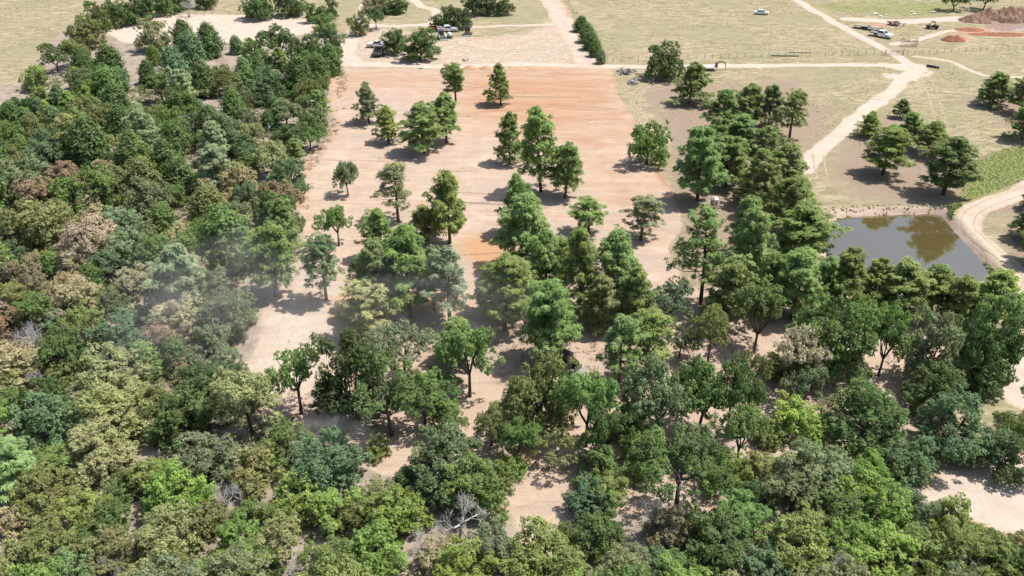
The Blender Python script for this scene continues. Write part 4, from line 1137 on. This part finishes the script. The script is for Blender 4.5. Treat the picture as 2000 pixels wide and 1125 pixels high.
tufts('bank_weeds', [(1610, 408), (1700, 402), (1860, 396), (1860, 408), (1700, 414), (1615, 424)], 130, .26, (.33, .31, .16), 34, 'pale weeds along the far lip of the pond', .35, 8, .8, .15, POND)
tufts('lush_grass', GREEN[0], 3000, .14, (.22, .27, .09), 35, 'lush green grass in the damp hollow right of the pond', .0, 7, .8, .14)
tufts('cut_brush', [(460, 790), (600, 850), (950, 950), (1000, 1050), (1130, 1000), (1500, 1000), (1790, 880), (1900, 740), (1700, 590), (1480, 540), (1320, 560), (1200, 620), (900, 650), (560, 700)], 900, .5, (.24, .19, .13), 36, 'scattered cut brush and dry twigs on the cleared soil', .55, 9, 1.1, .07)
tufts('cut_brush', [(660, 140), (650, 235), (604, 300), (580, 400), (600, 410), (625, 310), (672, 240), (680, 145)], 220, .5, (.27, .20, .14), 37, 'dry twigs along the left edge of the field', .4, 9, 1.1, .07)
# ------------------------------------------------------------------ vehicles, machines, fences, heaps, small things
def place(px, py, rz=0.0):
    x, y = G(px, py)
    return (x, y, Z1(x, y)), rz
R_ = math.radians
def wheels(root, spots, r, w, rim='rim'):
    for (x, y) in spots:
        wh = empty('wheel', (x, y, r), 0, root)
        MB().wheel((0, 0, 0), r, w).build('tyre', M['rubber'], wh, smooth=False)
        s = 1 if y > 0 else -1
        MB().wheel((0, s * w * .12, 0), r * .58, w * .86, 12).build('rim', M[rim], wh)
def pickup(px, py, rz, label, paint_='white', bed='box', scale=1.0, group=None):
    """5.6 m crew-cab pickup, nose along +x"""
    loc, rz = place(px, py, rz)
    t = empty('pickup_truck', loc, rz); t.scale = (scale,) * 3
    tag(t, label, 'pickup truck', group)
    m = M[paint_]
    b = MB()
    low = [(-2.75, .55), (2.7, .5), (2.82, .75), (2.78, 1.0), (2.6, 1.12), (1.35, 1.2), (1.25, 1.22), (-.95, 1.22), (-.97, .95)] if bed == 'box' else [(-.95, .55), (2.7, .5), (2.82, .75), (2.78, 1.0), (2.6, 1.12), (1.35, 1.2), (-.95, 1.22)]
    if bed == 'box': low += [(-2.75, .95)]
    b.prism(low, -.98, .98)
    b.build('body', m, t)
    cab = MB()
    cab.loft([[(-1.0, -.95, 1.2), (1.3, -.95, 1.2), (1.3, .95, 1.2), (-1.0, .95, 1.2)], [(-.85, -.80, 1.82), (.55, -.80, 1.84), (.55, .80, 1.84), (-.85, .80, 1.82)], [(-.75, -.72, 1.88), (.45, -.72, 1.90), (.45, .72, 1.90), (-.75, .72, 1.88)]])
    c = cab.build('cab', m, t)
    MB().loft([[(1.24, -.8, 1.25), (1.30, -.8, 1.25), (1.30, .8, 1.25), (1.24, .8, 1.25)], [(.60, -.68, 1.80), (.66, -.68, 1.80), (.66, .68, 1.80), (.60, .68, 1.80)]]).build('windscreen', M['glass'], c)
    for sy in (-1, 1):
        MB().loft([[(-.8, sy * .93, 1.28), (.95, sy * .93, 1.28), (.95, sy * .97, 1.28), (-.8, sy * .97, 1.28)], [(-.72, sy * .82, 1.76), (.52, sy * .82, 1.76), (.52, sy * .86, 1.76), (-.72, sy * .86, 1.76)]]).build('side_window', M['glass'], c)
        MB().box((.98, sy * 1.08, 1.28), (.12, .2, .18), bev=.02).build('mirror', M['black'], t)
        MB().box((2.76, sy * .72, .9), (.1, .38, .2), bev=.02).build('headlight', M['lens'], t)
        if bed == 'box': MB().box((-2.76, sy * .9, .95), (.06, .14, .36), bev=.01).build('tail_light', M['lamp'], t)
    MB().box((2.8, 0, .88), (.08, 1.0, .26), bev=.02).build('grille', M['darksteel'], t)
    MB().box((2.86, 0, .55), (.16, 1.9, .22), bev=.04).build('front_bumper', M['steel'], t)
    if bed == 'box':
        k = MB()
        for sy in (-1, 1): k.box((-1.86, sy * .93, 1.15), (1.8, .12, .42), bev=.03)
        k.box((-2.72, 0, 1.13), (.1, 1.85, .44), bev=.03)
        k.build('bed_side', m, t)
        MB().box((-1.85, 0, .985), (1.68, 1.7, .04)).build('bed_floor', M['darksteel'], t)
        MB().box((-2.86, 0, .6), (.14, 1.8, .2), bev=.03).build('rear_bumper', M['steel'], t)
    else:
        MB().box((-2.2, 0, 1.02), (2.6, 2.1, .12), bev=.02).build('flat_bed', M['greysteel'], t)
        MB().box((-2.2, 0, .8), (2.4, .8, .25)).build('chassis_rail', M['darksteel'], t)
        hr = MB()
        for y in (-.95, -.3, .3, .95): hr.box((-.98, y, 1.45), (.07, .07, .8))
        hr.box((-.98, 0, 1.85), (.07, 2.0, .08)); hr.build('headache_rack', M['darksteel'], t)
    wheels(t, [(1.75, .86), (1.75, -.86), (-1.75, .86), (-1.75, -.86)], .41, .27)
    return t

# by the trees past the red field
pickup(738, 93, R_(172), 'white pickup truck standing behind the dark dump trailer')
loc, rz = place(739, 109, R_(-88))
t = tag(empty('dump_trailer', loc, rz), 'grey high-sided dump trailer with a black inside, in front of the white pickup', 'trailer')
b = MB(); L, W2, H0, H1 = 4.3, 1.05, .72, 1.75
MB().box((0, 0, .62), (L + .3, 1.5, .16)).build('chassis', M['darksteel'], t)
MB().box((0, 0, H0 + .04), (L, 2 * W2, .08)).build('bed_floor', M['black'], t)
for sy in (-1, 1):
    p = MB().box((0, sy * W2, (H0 + H1) / 2 + .05), (L, .07, H1 - H0), bev=.02).build('side_wall', M['greysteel'], t)
    r_ = MB()
    for k in range(6): r_.box((-L / 2 + .25 + k * .76, sy * (W2 + .055), (H0 + H1) / 2), (.08, .05, H1 - H0 - .1))
    r_.build('side_rib', M['darksteel'], p)
MB().box((-L / 2, 0, (H0 + H1) / 2 + .05), (.07, 2 * W2 - .08, H1 - H0), bev=.02).build('front_wall', M['greysteel'], t)
MB().box((L / 2 + .1, 0, H0 + .32), (.08, 2 * W2 - .1, .72), ry=.12, bev=.02).build('tail_gate', M['greysteel'], t)
MB().tube([(-L / 2, -.5, .6), (-L / 2 - 1.3, 0, .55)], .06).tube([(-L / 2, .5, .6), (-L / 2 - 1.3, 0, .55)], .06).build('drawbar', M['darksteel'], t)
for sy in (-1, 1): MB().box((.2, sy * (W2 + .2), .82), (1.9, .3, .05)).build('mudguard', M['darksteel'], t)
wheels(t, [(-.25, 1.2), (.65, 1.2), (-.25, -1.2), (.65, -1.2)], .36, .22, 'greysteel')

pickup(874, 62, R_(12), 'white pickup truck under the dark trees, beside the tracked loader')
# red utility trailer
loc, rz = place(849, 60, R_(-38))
t = tag(empty('utility_trailer', loc, rz), 'narrow red steel trailer left of the white pickup under the trees', 'trailer')
MB().box((0, 0, .68), (3.6, 1.5, .14), bev=.03).build('deck', M['red'], t)
for sy in (-1, 1): MB().box((0, sy * .74, .95), (3.6, .07, .42), bev=.02).build('side_board', M['red'], t)
MB().box((-1.78, 0, .95), (.07, 1.45, .42), bev=.02).build('front_board', M['red'], t)
MB().tube([(1.8, -.4, .62), (2.7, 0, .55)], .06).tube([(1.8, .4, .62), (2.7, 0, .55)], .06).build('drawbar', M['red'], t)
wheels(t, [(-.3, .9), (-.3, -.9)], .34, .2)

def track_loader(px, py, rz, label, col, scale=1.0):
    loc, rz = place(px, py, rz)
    t = tag(empty('track_loader', loc, rz), label, 'track loader'); t.scale = (scale,) * 3
    for sy in (-1, 1):
        pr = [(-1.1, .12), (-.85, 0), (.85, 0), (1.1, .12), (1.12, .3), (.9, .55), (-.75, .62), (-1.12, .4)]
        tr = MB().prism(pr, sy * .58 - .0, sy * .98).build('track', M['rubber'], t)
        q = MB()
        for k in range(5): q.wheel((-.75 + k * .37, sy * 1.0, .22), .15, .06, 10)
        q.build('roller', M['greysteel'], tr)
        ar = MB()
        ar.tube([(-1.05, sy * .75, 1.35), (-.2, sy * .78, 1.42), (.75, sy * .8, 1.0), (1.25, sy * .8, .45)], .11, 6)
        ar.build('lift_arm', M[col], t)
        MB().tube([(-.7, sy * .7, .8), (.5, sy * .76, 1.08)], .055, 6).build('ram', M['steel'], t)
    MB().box((-.35, 0, .72), (1.5, 1.1, .55), bev=.06).build('body', M[col], t)
    MB().box((-.98, 0, 1.05), (.5, 1.25, .75), bev=.08).build('engine_cover', M['yellow' if col == 'black' else col], t)
    cb = MB()
    for x, y in ((-.7, -.5), (-.7, .5), (.42, -.5), (.42, .5)): cb.box((x, y, 1.5), (.09, .09, 1.05))
    cb.box((-.14, 0, 2.04), (1.3, 1.15, .1), bev=.03)
    c = cb.build('cab_frame', M['black'], t)
    MB().box((.46, 0, 1.5), (.03, .9, .95)).build('front_window', M['glass'], c)
    for sy in (-1, 1): MB().box((-.14, sy * .52, 1.5), (1.0, .03, .95)).build('side_window', M['glass'], c)
    MB().prism([(1.2, .08), (1.95, .03), (1.97, .08), (1.35, .3), (1.3, .75), (1.2, .75)], -.95, .95).build('bucket', M['greysteel'], t)
    return t
track_loader(862, 76, R_(-65), 'white track loader with black tracks parked beside the red trailer', 'white', 1.15)
track_loader(914, 68, R_(-95), 'tan track loader parked at the right of the dark trees', 'tan', 1.1)
track_loader(1106, 722, R_(-38), 'black track loader with a yellow engine cover among the thinned trees', 'black', 1.12)
# small white cart beside the loader
loc, rz = place(879, 74, R_(-70))
t = tag(empty('fuel_trailer', loc, rz), 'small white tank trailer right of the white track loader', 'trailer')
MB().box((0, 0, .5), (2.0, 1.2, .1)).build('chassis', M['darksteel'], t)
MB().tube([(-.85, 0, 1.0), (-.75, 0, 1.0), (.75, 0, 1.0), (.85, 0, 1.0)], [.3, .5, .5, .3], 14).build('tank', M['white'], t)
MB().tube([(1.0, 0, .5), (1.7, 0, .48)], .06).build('drawbar', M['darksteel'], t)
wheels(t, [(-.1, .72), (-.1, -.72)], .32, .2)

# gooseneck trailer on the lane
loc, rz = place(1374, 137, R_(1))
t = tag(empty('gooseneck_trailer', loc, rz), 'pale-decked gooseneck trailer with a dark arched neck beside the lane', 'trailer')
MB().box((0, 0, .86), (6.2, 2.35, .06)).build('chassis', M['darksteel'], t)
for k in range(9):
    MB().box((0, -1.04 + k * .26, .92), (6.0, .235, .05)).build('deck_board', M['deck'], t)
MB().tube([(3.1, -.8, .8), (3.1, -.8, .8)], .05).box((3.05, 0, 1.35), (.14, 2.0, .9), bev=.03).build('front_bulkhead', M['darksteel'], t)
MB().tube([(3.05, 0, 1.5), (3.5, 0, 1.95), (4.3, 0, 2.05), (4.9, 0, 1.85), (5.25, 0, 1.35), (5.3, 0, .95)], [.16, .16, .15, .14, .11, .09], 8).build('gooseneck', M['darksteel'], t)
MB().box((5.3, 0, .45), (.12, .12, .95)).build('jack_leg', M['darksteel'], t)
MB().box((-.6, -.5, .985), (1.2, .3, .06)).build('loading_ramp', M['greysteel'], t)
wheels(t, [(-.8, 1.05), (.1, 1.05), (-.8, -1.05), (.1, -1.05)], .38, .22, 'greysteel')

# far pasture
loc, rz = place(1487, 28, R_(-18))
t = tag(empty('car', loc, rz), 'small white car standing alone on the far pasture', 'car')
MB().prism([(-2.0, .35), (2.0, .35), (2.05, .6), (1.95, .82), (1.0, .92), (-1.3, .95), (-2.02, .85)], -.84, .84).build('body', M['white'], t)
c = MB().loft([[(-1.5, -.8, .93), (1.05, -.8, .93), (1.05, .8, .93), (-1.5, .8, .93)], [(-1.0, -.62, 1.36), (.3, -.62, 1.38), (.3, .62, 1.38), (-1.0, .62, 1.36)]]).build('roof', M['white'], t)
MB().loft([[(.96, -.66, .97), (1.05, -.66, .97), (1.05, .66, .97), (.96, .66, .97)], [(.36, -.55, 1.35), (.42, -.55, 1.35), (.42, .55, 1.35), (.36, .55, 1.35)]]).build('windscreen', M['glass'], c)
MB().loft([[(-1.5, -.62, .99), (-1.42, -.62, .99), (-1.42, .62, .99), (-1.5, .62, .99)], [(-1.1, -.52, 1.33), (-1.04, -.52, 1.33), (-1.04, .52, 1.33), (-1.1, .52, 1.33)]]).build('rear_window', M['glass'], c)
for sy in (-1, 1):
    MB().loft([[(-1.25, sy * .77, .98), (.85, sy * .77, .98), (.85, sy * .81, .98), (-1.25, sy * .81, .98)], [(-.9, sy * .64, 1.32), (.3, sy * .64, 1.32), (.3, sy * .68, 1.32), (-.9, sy * .68, 1.32)]]).build('side_window', M['glass'], c)
wheels(t, [(1.25, .74), (1.25, -.74), (-1.25, .74), (-1.25, -.74)], .3, .18)

tk = pickup(1722, 72, R_(-48), 'white flatbed truck coupled to the long trailer at top right', 'white', 'flat')
loc, rz = place(1694, 57, R_(-36))
t = tag(empty('flatbed_trailer', loc, rz), 'long brown flatbed trailer behind the white truck at top right', 'trailer')
MB().box((0, 0, .8), (7.4, 2.2, .12)).build('chassis', M['darksteel'], t)
for k in range(8): MB().box((0, -.98 + k * .28, .89), (7.2, .25, .06)).build('deck_board', M['wood'], t)
MB().box((.3, 0, .95), (.9, 1.2, .06)).build('tool_plate', M['darksteel'], t)
MB().tube([(3.7, 0, .8), (4.6, 0, .75)], .12, 6).build('drawbar', M['darksteel'], t)
wheels(t, [(-1.4, 1.0), (-.5, 1.0), (-1.4, -1.0), (-.5, -1.0)], .36, .22, 'greysteel')
# utility vehicle with cage
loc, rz = place(1820, 56, R_(160))
t = tag(empty('utility_vehicle', loc, rz), 'dark utility vehicle with an open roll cage near the red spoil', 'utility vehicle')
MB().prism([(-1.6, .45), (1.5, .4), (1.7, .65), (1.6, .95), (.7, 1.05), (.6, .75), (-.5, .75), (-.6, 1.1), (-1.6, 1.1)], -.75, .75).build('body', M['black'], t)
cg = MB()
for sy in (-1, 1):
    cg.tube([(.85, sy * .68, 1.0), (.45, sy * .66, 1.95), (-.65, sy * .66, 1.98), (-.75, sy * .68, 1.0)], .05, 6)
for x, z in ((.45, 1.95), (-.65, 1.98), (-.1, 1.97)): cg.tube([(x, -.66, z), (x, .66, z)], .05, 6)
cg.build('roll_cage', M['darksteel'], t)
MB().box((-.25, 0, .88), (.55, 1.3, .2), bev=.05).box((-.5, 0, 1.2), (.14, 1.3, .55), bev=.04).build('seat', M['rubber'], t)
MB().box((-.1, 0, 2.02), (1.1, 1.3, .04)).build('roof_panel', M['black'], t)
MB().tube([(.55, .35, 1.1), (.4, .35, 1.25)], .12, 10).build('steering_wheel', M['rubber'], t)
wheels(t, [(1.1, .72), (1.1, -.72), (-1.1, .72), (-1.1, -.72)], .36, .26, 'darksteel')
# old hay rake with two big spoked wheels
loc, rz = place(1776, 89, R_(6))
t = tag(empty('hay_rake', loc, rz), 'rusty old hay rake with curved tines by the farm gate', 'hay rake')
t.scale = (1.2, 1.2, 1.25)
for sx in (-1.7, 1.5):
    w_ = MB(); n = 18
    for k in range(n):
        a, c_ = 2 * math.pi * k / n, 2 * math.pi * (k + 1) / n
        w_.tube([(sx, .85 * math.cos(a), .87 + .85 * math.sin(a)), (sx, .85 * math.cos(c_), .87 + .85 * math.sin(c_))], .035, 5)
    wo_ = w_.build('wheel', M['rust'], t)
    for k in range(9):
        a = 2 * math.pi * k / 9
        MB().tube([(sx, 0, .87), (sx, .84 * math.cos(a), .87 + .84 * math.sin(a))], .02, 4).build('spoke', M['rust'], wo_)
MB().tube([(-1.8, 0, .87), (1.6, 0, .87)], .06, 6).build('axle', M['rust'], t)
for k in range(15):
    x = -1.5 + k * .2
    MB().tube([(x, 0, .9), (x, -.5, 1.35), (x, -1.0, 1.1), (x, -1.15, .55), (x, -.9, .08)], .022, 4).build('tine', M['rust'], t)
MB().box((-.1, .35, 1.0), (.4, .4, .06)).tube([(-.1, .1, .9), (-.1, 2.0, .6)], .05, 5).build('drawbar', M['rust'], t)

# farm gate and post-and-wire fences
loc, rz = place(1746, 107, R_(0))
t = tag(empty('farm_gate', loc, rz), 'pale tubular farm gate standing at the end of the lane', 'gate')
for k in range(6): MB().tube([(-2.1, 0, .25 + k * .22), (2.1, 0, .25 + k * .22)], .035, 6).build('rail', M['concrete'], t)
for x in (-2.1, -.7, .7, 2.1): MB().tube([(x, 0, .2), (x, 0, 1.4)], .04, 6).build('upright', M['concrete'], t)
for x in (-2.35, 2.35): MB().tube([(x, 0, -.3), (x, 0, 1.7)], .1, 8).build('post', M['wood'], t)
def fence(px, n, label, h=1.25, wires=4):
    P = [G(*p) for p in px]
    seg = [math.dist(P[i], P[i + 1]) for i in range(len(P) - 1)]; tot = sum(seg)
    def at_(s):
        for i, q in enumerate(seg):
            if s <= q or i == len(seg) - 1:
                k = s / q; return (P[i][0] + (P[i + 1][0] - P[i][0]) * k, P[i][1] + (P[i + 1][1] - P[i][1]) * k)
            s -= q
    o0 = at_(0)
    t = tag(empty('wire_fence', (o0[0], o0[1], 0)), label, 'fence', 'post and wire fences')
    pts = []
    rnd = random.Random(n)
    pm = None
    for k in range(n + 1):
        x, y = at_(tot * k / n); z = Z1(x, y); pts.append((x - o0[0], y - o0[1], z))
        if pm is None:
            pm = MB().tube([(0, 0, -.3), (0, 0, h)], .05, 6).build('post', M['wood'], t, pts[-1])
        else:
            o = pm.copy(); COL.objects.link(o); o.location = pts[-1]; o.rotation_euler = (rnd.uniform(-.06, .06), rnd.uniform(-.06, .06), 0)
    for q in range(wires):
        MB().tube([(p[0], p[1], p[2] + .2 + (h - .3) * q / (wires - 1)) for p in pts], .012, 3).build('wire', M['greysteel'], t)
fence([(1182, 122), (1300, 118), (1480, 113), (1620, 109), (1722, 107)], 34, 'post and wire fence along the far side of the pasture lane')
fence([(1772, 107), (1850, 104), (1950, 100), (2080, 95)], 22, 'post and wire fence right of the farm gate')
fence([(1186, 118), (1145, 60), (1118, 20), (1095, -20)], 16, 'post and wire fence behind the cedar row')
fence([(300, 36), (366, 33), (420, 30), (500, 28), (620, 30)], 20, 'post and wire fence along the back of the pale arena')

# light pole at the edge of the wood
loc, rz = place(530, 292)
t = tag(empty('light_pole', loc), 'pale grey pole with a curved arm at the edge of the left wood', 'pole')
MB().tube([(0, 0, -.3), (0, 0, 2.5), (.12, 0, 5.2)], [.11, .1, .08], 8).build('pole', M['concrete'], t)
MB().tube([(.06, 0, 2.9), (-.5, -.1, 2.85), (-1.0, -.2, 2.4), (-1.25, -.25, 1.8)], .05, 6).build('curved_arm', M['concrete'], t)
MB().box((.2, 0, 4.4), (.3, .25, .45), bev=.05).build('lamp_box', M['concrete'], t)

# silver feed bin among the pines
loc, rz = place(1394, 406)
t = tag(empty('feed_bin', loc), 'silver metal feed bin standing among the pines left of the pond', 'feed bin')
MB().tube([(0, 0, .55), (0, 0, 1.0), (0, 0, 1.62)], .58, 16).build('drum', M['steel'], t)
MB().tube([(0, 0, 1.6), (0, 0, 1.78), (0, 0, 2.0)], [.64, .5, .12], 16).build('lid', M['white'], t)
for z in (.62, .95, 1.28, 1.55): MB().tube([(0, 0, z - .03), (0, 0, z + .03)], .605, 16).build('band', M['greysteel'], t)
for k in range(4):
    a = k * math.pi / 2 + .78
    MB().tube([(.5 * math.cos(a), .5 * math.sin(a), .6), (.62 * math.cos(a), .62 * math.sin(a), -.1)], .045, 6).build('leg', M['darksteel'], t)
loc, rz = place(1397, 420, .4)
t = tag(empty('plastic_tub', loc, rz), 'small pale tub on the ground in front of the silver feed bin', 'tub')
MB().tube([(0, 0, 0), (0, 0, .42)], [.34, .42], 12).build('body', M['concrete'], t)
MB().tube([(0, 0, .41), (0, 0, .46)], .45, 12).build('rim', M['white'], t)

# soil heaps
def soil_mat(name, a, b):
    m, nt = nodes_of(name); N = NT(nt)
    pos = N.n('ShaderNodeNewGeometry').outputs['Position']
    c = N.mix(N.smooth(N.noise(pos, 1.2, 6, .7), .35, .65), a, b)
    d = N.n('ShaderNodeBsdfPrincipled'); N.l(c, d.inputs['Base Color']); d.inputs['Roughness'].default_value = 1; d.inputs['Specular IOR Level'].default_value = .05
    bu = N.n('ShaderNodeBump'); bu.inputs['Distance'].default_value = .3; bu.inputs['Strength'].default_value = .8
    N.l(N.noise(pos, 2.5, 6, .7), bu.inputs['Height']); N.l(bu.outputs[0], d.inputs['Normal'])
    o = N.n('ShaderNodeOutputMaterial'); N.l(d.outputs[0], o.inputs[0])
    return m
M['redsoil'] = soil_mat('red_soil', (.20, .085, .055), (.29, .135, .085))
M['fieldsoil'] = soil_mat('field_soil', (.40, .235, .155), (.47, .30, .205))
M['mixsoil'] = soil_mat('mixed_spoil', (.12, .072, .052), (.26, .175, .125))
def heap(name, px, py, lx, ly, h, mat, label, seed, rz=0.0, rough=.35, group=None):
    x0, y0 = G(px, py); n = 26
    g = np.linspace(-1, 1, n); A, B = np.meshgrid(g, g)
    rr = np.sqrt(A ** 2 + B ** 2)
    X, Y = A * lx / 2, B * ly / 2
    nz = fbm(X + 50 * seed, Y + 20, seed, 1.1, 4) - .5
    Zh = h * np.clip(1 - rr ** 1.6, 0, 1) * (1 + 2.2 * rough * nz) + h * rough * nz * np.clip(1.15 - rr, 0, 1)
    Zh = np.where(rr > .98, -.25, np.maximum(Zh, -.1))
    c, s = math.cos(rz), math.sin(rz)
    XX, YY = X * c - Y * s, X * s + Y * c
    V = np.stack([XX.ravel(), YY.ravel(), Zh.ravel() + land_z(XX.ravel() + x0, YY.ravel() + y0)], 1)
    i = np.arange(n * n).reshape(n, n)
    F = np.stack([i[:-1, :-1], i[:-1, 1:], i[1:, 1:], i[1:, :-1]], 2).reshape(-1, 4)
    o = obj_of(name, mesh_np(name, V, F, [mat], True), None, (x0, y0, 0))
    return tag(o, label, 'soil heap', group)
heap('soil_heap', 1861, 80, 6.8, 4.6, 1.5, M['redsoil'], 'small red soil heap in front of the muddy puddle', 3)
for k, (px, py, lx, ly, h) in enumerate([(1905, 40, 10, 8, 1.6), (1935, 34, 12, 9, 2.3), (1968, 36, 12, 10, 2.6), (1995, 32, 12, 10, 2.4), (2030, 36, 14, 10, 2.6)]):
    heap('spoil_bank', px, py, lx, ly, h, M['mixsoil'], ['low brown spoil bank at the left end behind the puddle', 'brown spoil bank second from left behind the puddle', 'tall brown spoil bank third from left behind the puddle', 'brown spoil bank at the right photo edge behind the puddle', 'brown spoil bank just past the right photo edge'][k], 20 + k, rough=.5, group='spoil banks behind the puddle')
heap('red_soil_bank', 1955, 67, 20, 4.5, .5, M['redsoil'], 'long low red soil bank along the near side of the puddle', 61, rough=.5)
heap('red_soil_bank', 1893, 58, 9, 5, .45, M['redsoil'], 'short low red soil bank at the left end of the puddle', 62, rough=.5)
for k, (px, lx, h) in enumerate([(917, 4.4, .75), (950, 4.2, .7), (1012, 5.0, .4), (1046, 5.4, .4), (1078, 4.5, .35)]):
    heap('soil_heap', px, 134, lx, 2.6, h, M['fieldsoil'], ['leftmost small red soil heap at the top edge of the field', 'second small red soil heap at the top edge of the field', 'flat red soil heap third from left at the field top edge', 'flat red soil heap fourth from left at the field top edge', 'rightmost flat red soil heap at the field top edge'][k], 40 + k, rough=.18, group='red soil heaps at the field edge')

# broken slabs beside the field
def slab_pile(name, px, py, lx, ly, n, label, seed, mats, cat='rubble pile', s0=.3, s1=.8, hz=.5):
    rnd = random.Random(seed); x0, y0 = G(px, py)
    t = tag(empty(name, (x0, y0, Z1(x0, y0)), rnd.uniform(-.2, .2)), label, cat)
    for k in range(n):
        a, b = rnd.uniform(s0, s1), rnd.uniform(s0 * .6, s1 * .7)
        q = MB().box((0, 0, 0), (a, b, rnd.uniform(.08, .22)), bev=.02).build('slab', M[rnd.choice(mats)], t, (rnd.gauss(0, lx / 3.6), rnd.gauss(0, ly / 3.6), rnd.uniform(.08, hz)), rnd.uniform(0, 3.1))
        q.rotation_euler[0] = rnd.uniform(-.5, .5); q.rotation_euler[1] = rnd.uniform(-.5, .5)
slab_pile('rubble_pile', 1224, 142, 3.6, 4.6, 70, 'larger grey rubble pile beside the red field corner', 5, ['char', 'slate', 'char'])
slab_pile('rubble_pile', 1237, 161, 2.2, 2.8, 36, 'smaller grey rubble pile in front of the larger one', 6, ['char', 'slate', 'slate'])
slab_pile('scrap_heap', 1748, 49, 3.6, 3.0, 34, 'dark scrap heap right of the long trailer at top right', 7, ['darksteel', 'wood', 'rust'], 'scrap heap', .4, 1.6, .9)
slab_pile('branch_debris', 909, 118, 1.8, 1.4, 12, 'grey scraps on pale ground above the small red heaps', 8, ['wood', 'char'], 'debris', .3, .9, .25)
slab_pile('branch_debris', 821, 134, 1.4, .8, 8, 'grey scraps at the top edge of the field below the oaks', 9, ['wood', 'slate'], 'debris', .2, .7, .2)
# logs and pipes
for px, py, L, rz, rad, label, mt in ((1822, 132, 3.0, R_(-40), .28, 'short dark log lying on grass right of the lane junction', 'black'), (1533, 111, 7.0, R_(-2), .16, 'long dark pipe lying on the grass beyond the pasture lane', 'darksteel'), (1562, 104, 6.0, R_(4), .12, 'thin brown pole lying behind the long dark pipe', 'wood')):
    loc, rz = place(px, py, rz)
    MB_ = MB().tube([(-L / 2, 0, rad * .9), (-L / 4, .05, rad * .95), (L / 4, -.04, rad), (L / 2, 0, rad * .9)], [rad, rad * 1.05, rad, rad * .9], 9)
    o = MB_.build('pipe' if 'pipe' in label else 'log', M[mt], None, loc, rz, True); tag(o, label, 'pipe' if 'pipe' in label else 'log')
# white litter on the far green strip
rnd = random.Random(12)
LIT = [(1711, 28, 2.0, 'large white sheet at the left of the far green strip'), (1720, 33, 1.5, 'white panel in front of the large white sheet'), (1729, 31, .9, 'small white scrap right of the white panel'), (1697, 28, .6, 'tiny white scrap at the far left of the green strip'),
       (1767, 31, 1.2, 'dark and white scrap in the middle of the far green strip'), (1777, 30, .8, 'small white scrap left of the white boards'), (1781, 25, 1.3, 'white board at the back of the far green strip'), (1786, 29, 1.4, 'white board in front of another on the green strip'), (1825, 25, 2.2, 'pale blue sheet near the two far trees')]
for k, (px, py, s, label) in enumerate(LIT):
    loc, rz = place(px, py, rnd.uniform(-.5, .5))
    s *= .42
    n = 7; V = []
    for i in range(n):
        for j in range(4):
            V.append(((i / (n - 1) - .5) * s * 1.5 + rnd.uniform(-.05, .05), (j / 3 - .5) * s * 1.1 + rnd.uniform(-.05, .05), .22 + .3 * s * rnd.random() * math.sin(math.pi * i / (n - 1)) + .1 * rnd.random()))
    for i in range(n):
        for j in range(4): V.append((V[i * 4 + j][0], V[i * 4 + j][1], V[i * 4 + j][2] - .07))
    F = []
    o_ = n * 4
    for i in range(n - 1):
        for j in range(3):
            a = i * 4 + j
            F.append((a, a + 4, a + 5, a + 1)); F.append((o_ + a, o_ + a + 1, o_ + a + 5, o_ + a + 4))
    rim = [i * 4 for i in range(n)] + [(n - 1) * 4 + j for j in range(1, 4)] + [i * 4 + 3 for i in range(n - 2, -1, -1)] + [2, 1]
    for i in range(len(rim)):
        a, c = rim[i], rim[(i + 1) % len(rim)]; F.append((a, c, c + o_, a + o_))
    me = bpy.data.meshes.new('white_sheet'); me.from_pydata(V, [], F); me.materials.append(M['white'] if k not in (4, 8) else M['concrete']); bm_fix(me)
    tag(obj_of('scrap_sheet', me, None, loc, (0, 0, rz)), label, 'scrap', 'white scraps on the green strip')

# ------------------------------------------------------------------ drifting dust and smoke
def smoke(name, px, py, z, size, dens, label, seed, col=(1.0, .985, .96)):
    x, y = G(px, py, z)
    m, nt = nodes_of(name + '_air'); N = NT(nt)
    tc = N.n('ShaderNodeTexCoord').outputs['Object']
    ln = N.n('ShaderNodeVectorMath', operation='LENGTH'); N.l(tc, ln.inputs[0])
    nz = N.noise(N.mapping(tc, (1, 1, 1), (0, 0, 0), (seed, seed * 2, 0)), 2.1, 3, .6, .4)
    fall = N.math('SUBTRACT', 1.0, ln.outputs['Value'], clamp=True)
    d = N.math('MULTIPLY', N.math('MULTIPLY', N.smooth(fall, 0.0, .7), N.smooth(nz, .38, .72)), dens)
    v = N.n('ShaderNodeVolumePrincipled')
    v.inputs['Color'].default_value = (*col, 1)
    v.inputs['Anisotropy'].default_value = -.3
    N.l(d, v.inputs['Density'])
    o = N.n('ShaderNodeOutputMaterial'); N.l(v.outputs[0], o.inputs['Volume'])
    bm = bmesh.new(); bmesh.ops.create_icosphere(bm, subdivisions=2, radius=1.0)
    me = bpy.data.meshes.new(name); bm.to_mesh(me); bm.free(); me.materials.append(m)
    ob = obj_of(name, me, None, (x, y, z)); ob.scale = size
    tag(ob, label, 'smoke', kind='stuff')
smoke('smoke_cloud', 425, 560, 7, (16, 22, 5.5), .021, 'thin pale smoke drifting over the left wood', 1)
smoke('smoke_cloud', 800, 590, 6, (22, 11, 6), .024, 'thin pale smoke drifting between the pines of the clearing', 4)
smoke('dust_cloud', 655, 845, 1.8, (5.5, 4.5, 2.3), .2, 'low pale dust cloud over the ground below the oaks', 7, (.9, .87, .84))
scene.cycles.volume_step_rate = 4.0
scene.cycles.volume_max_steps = 64
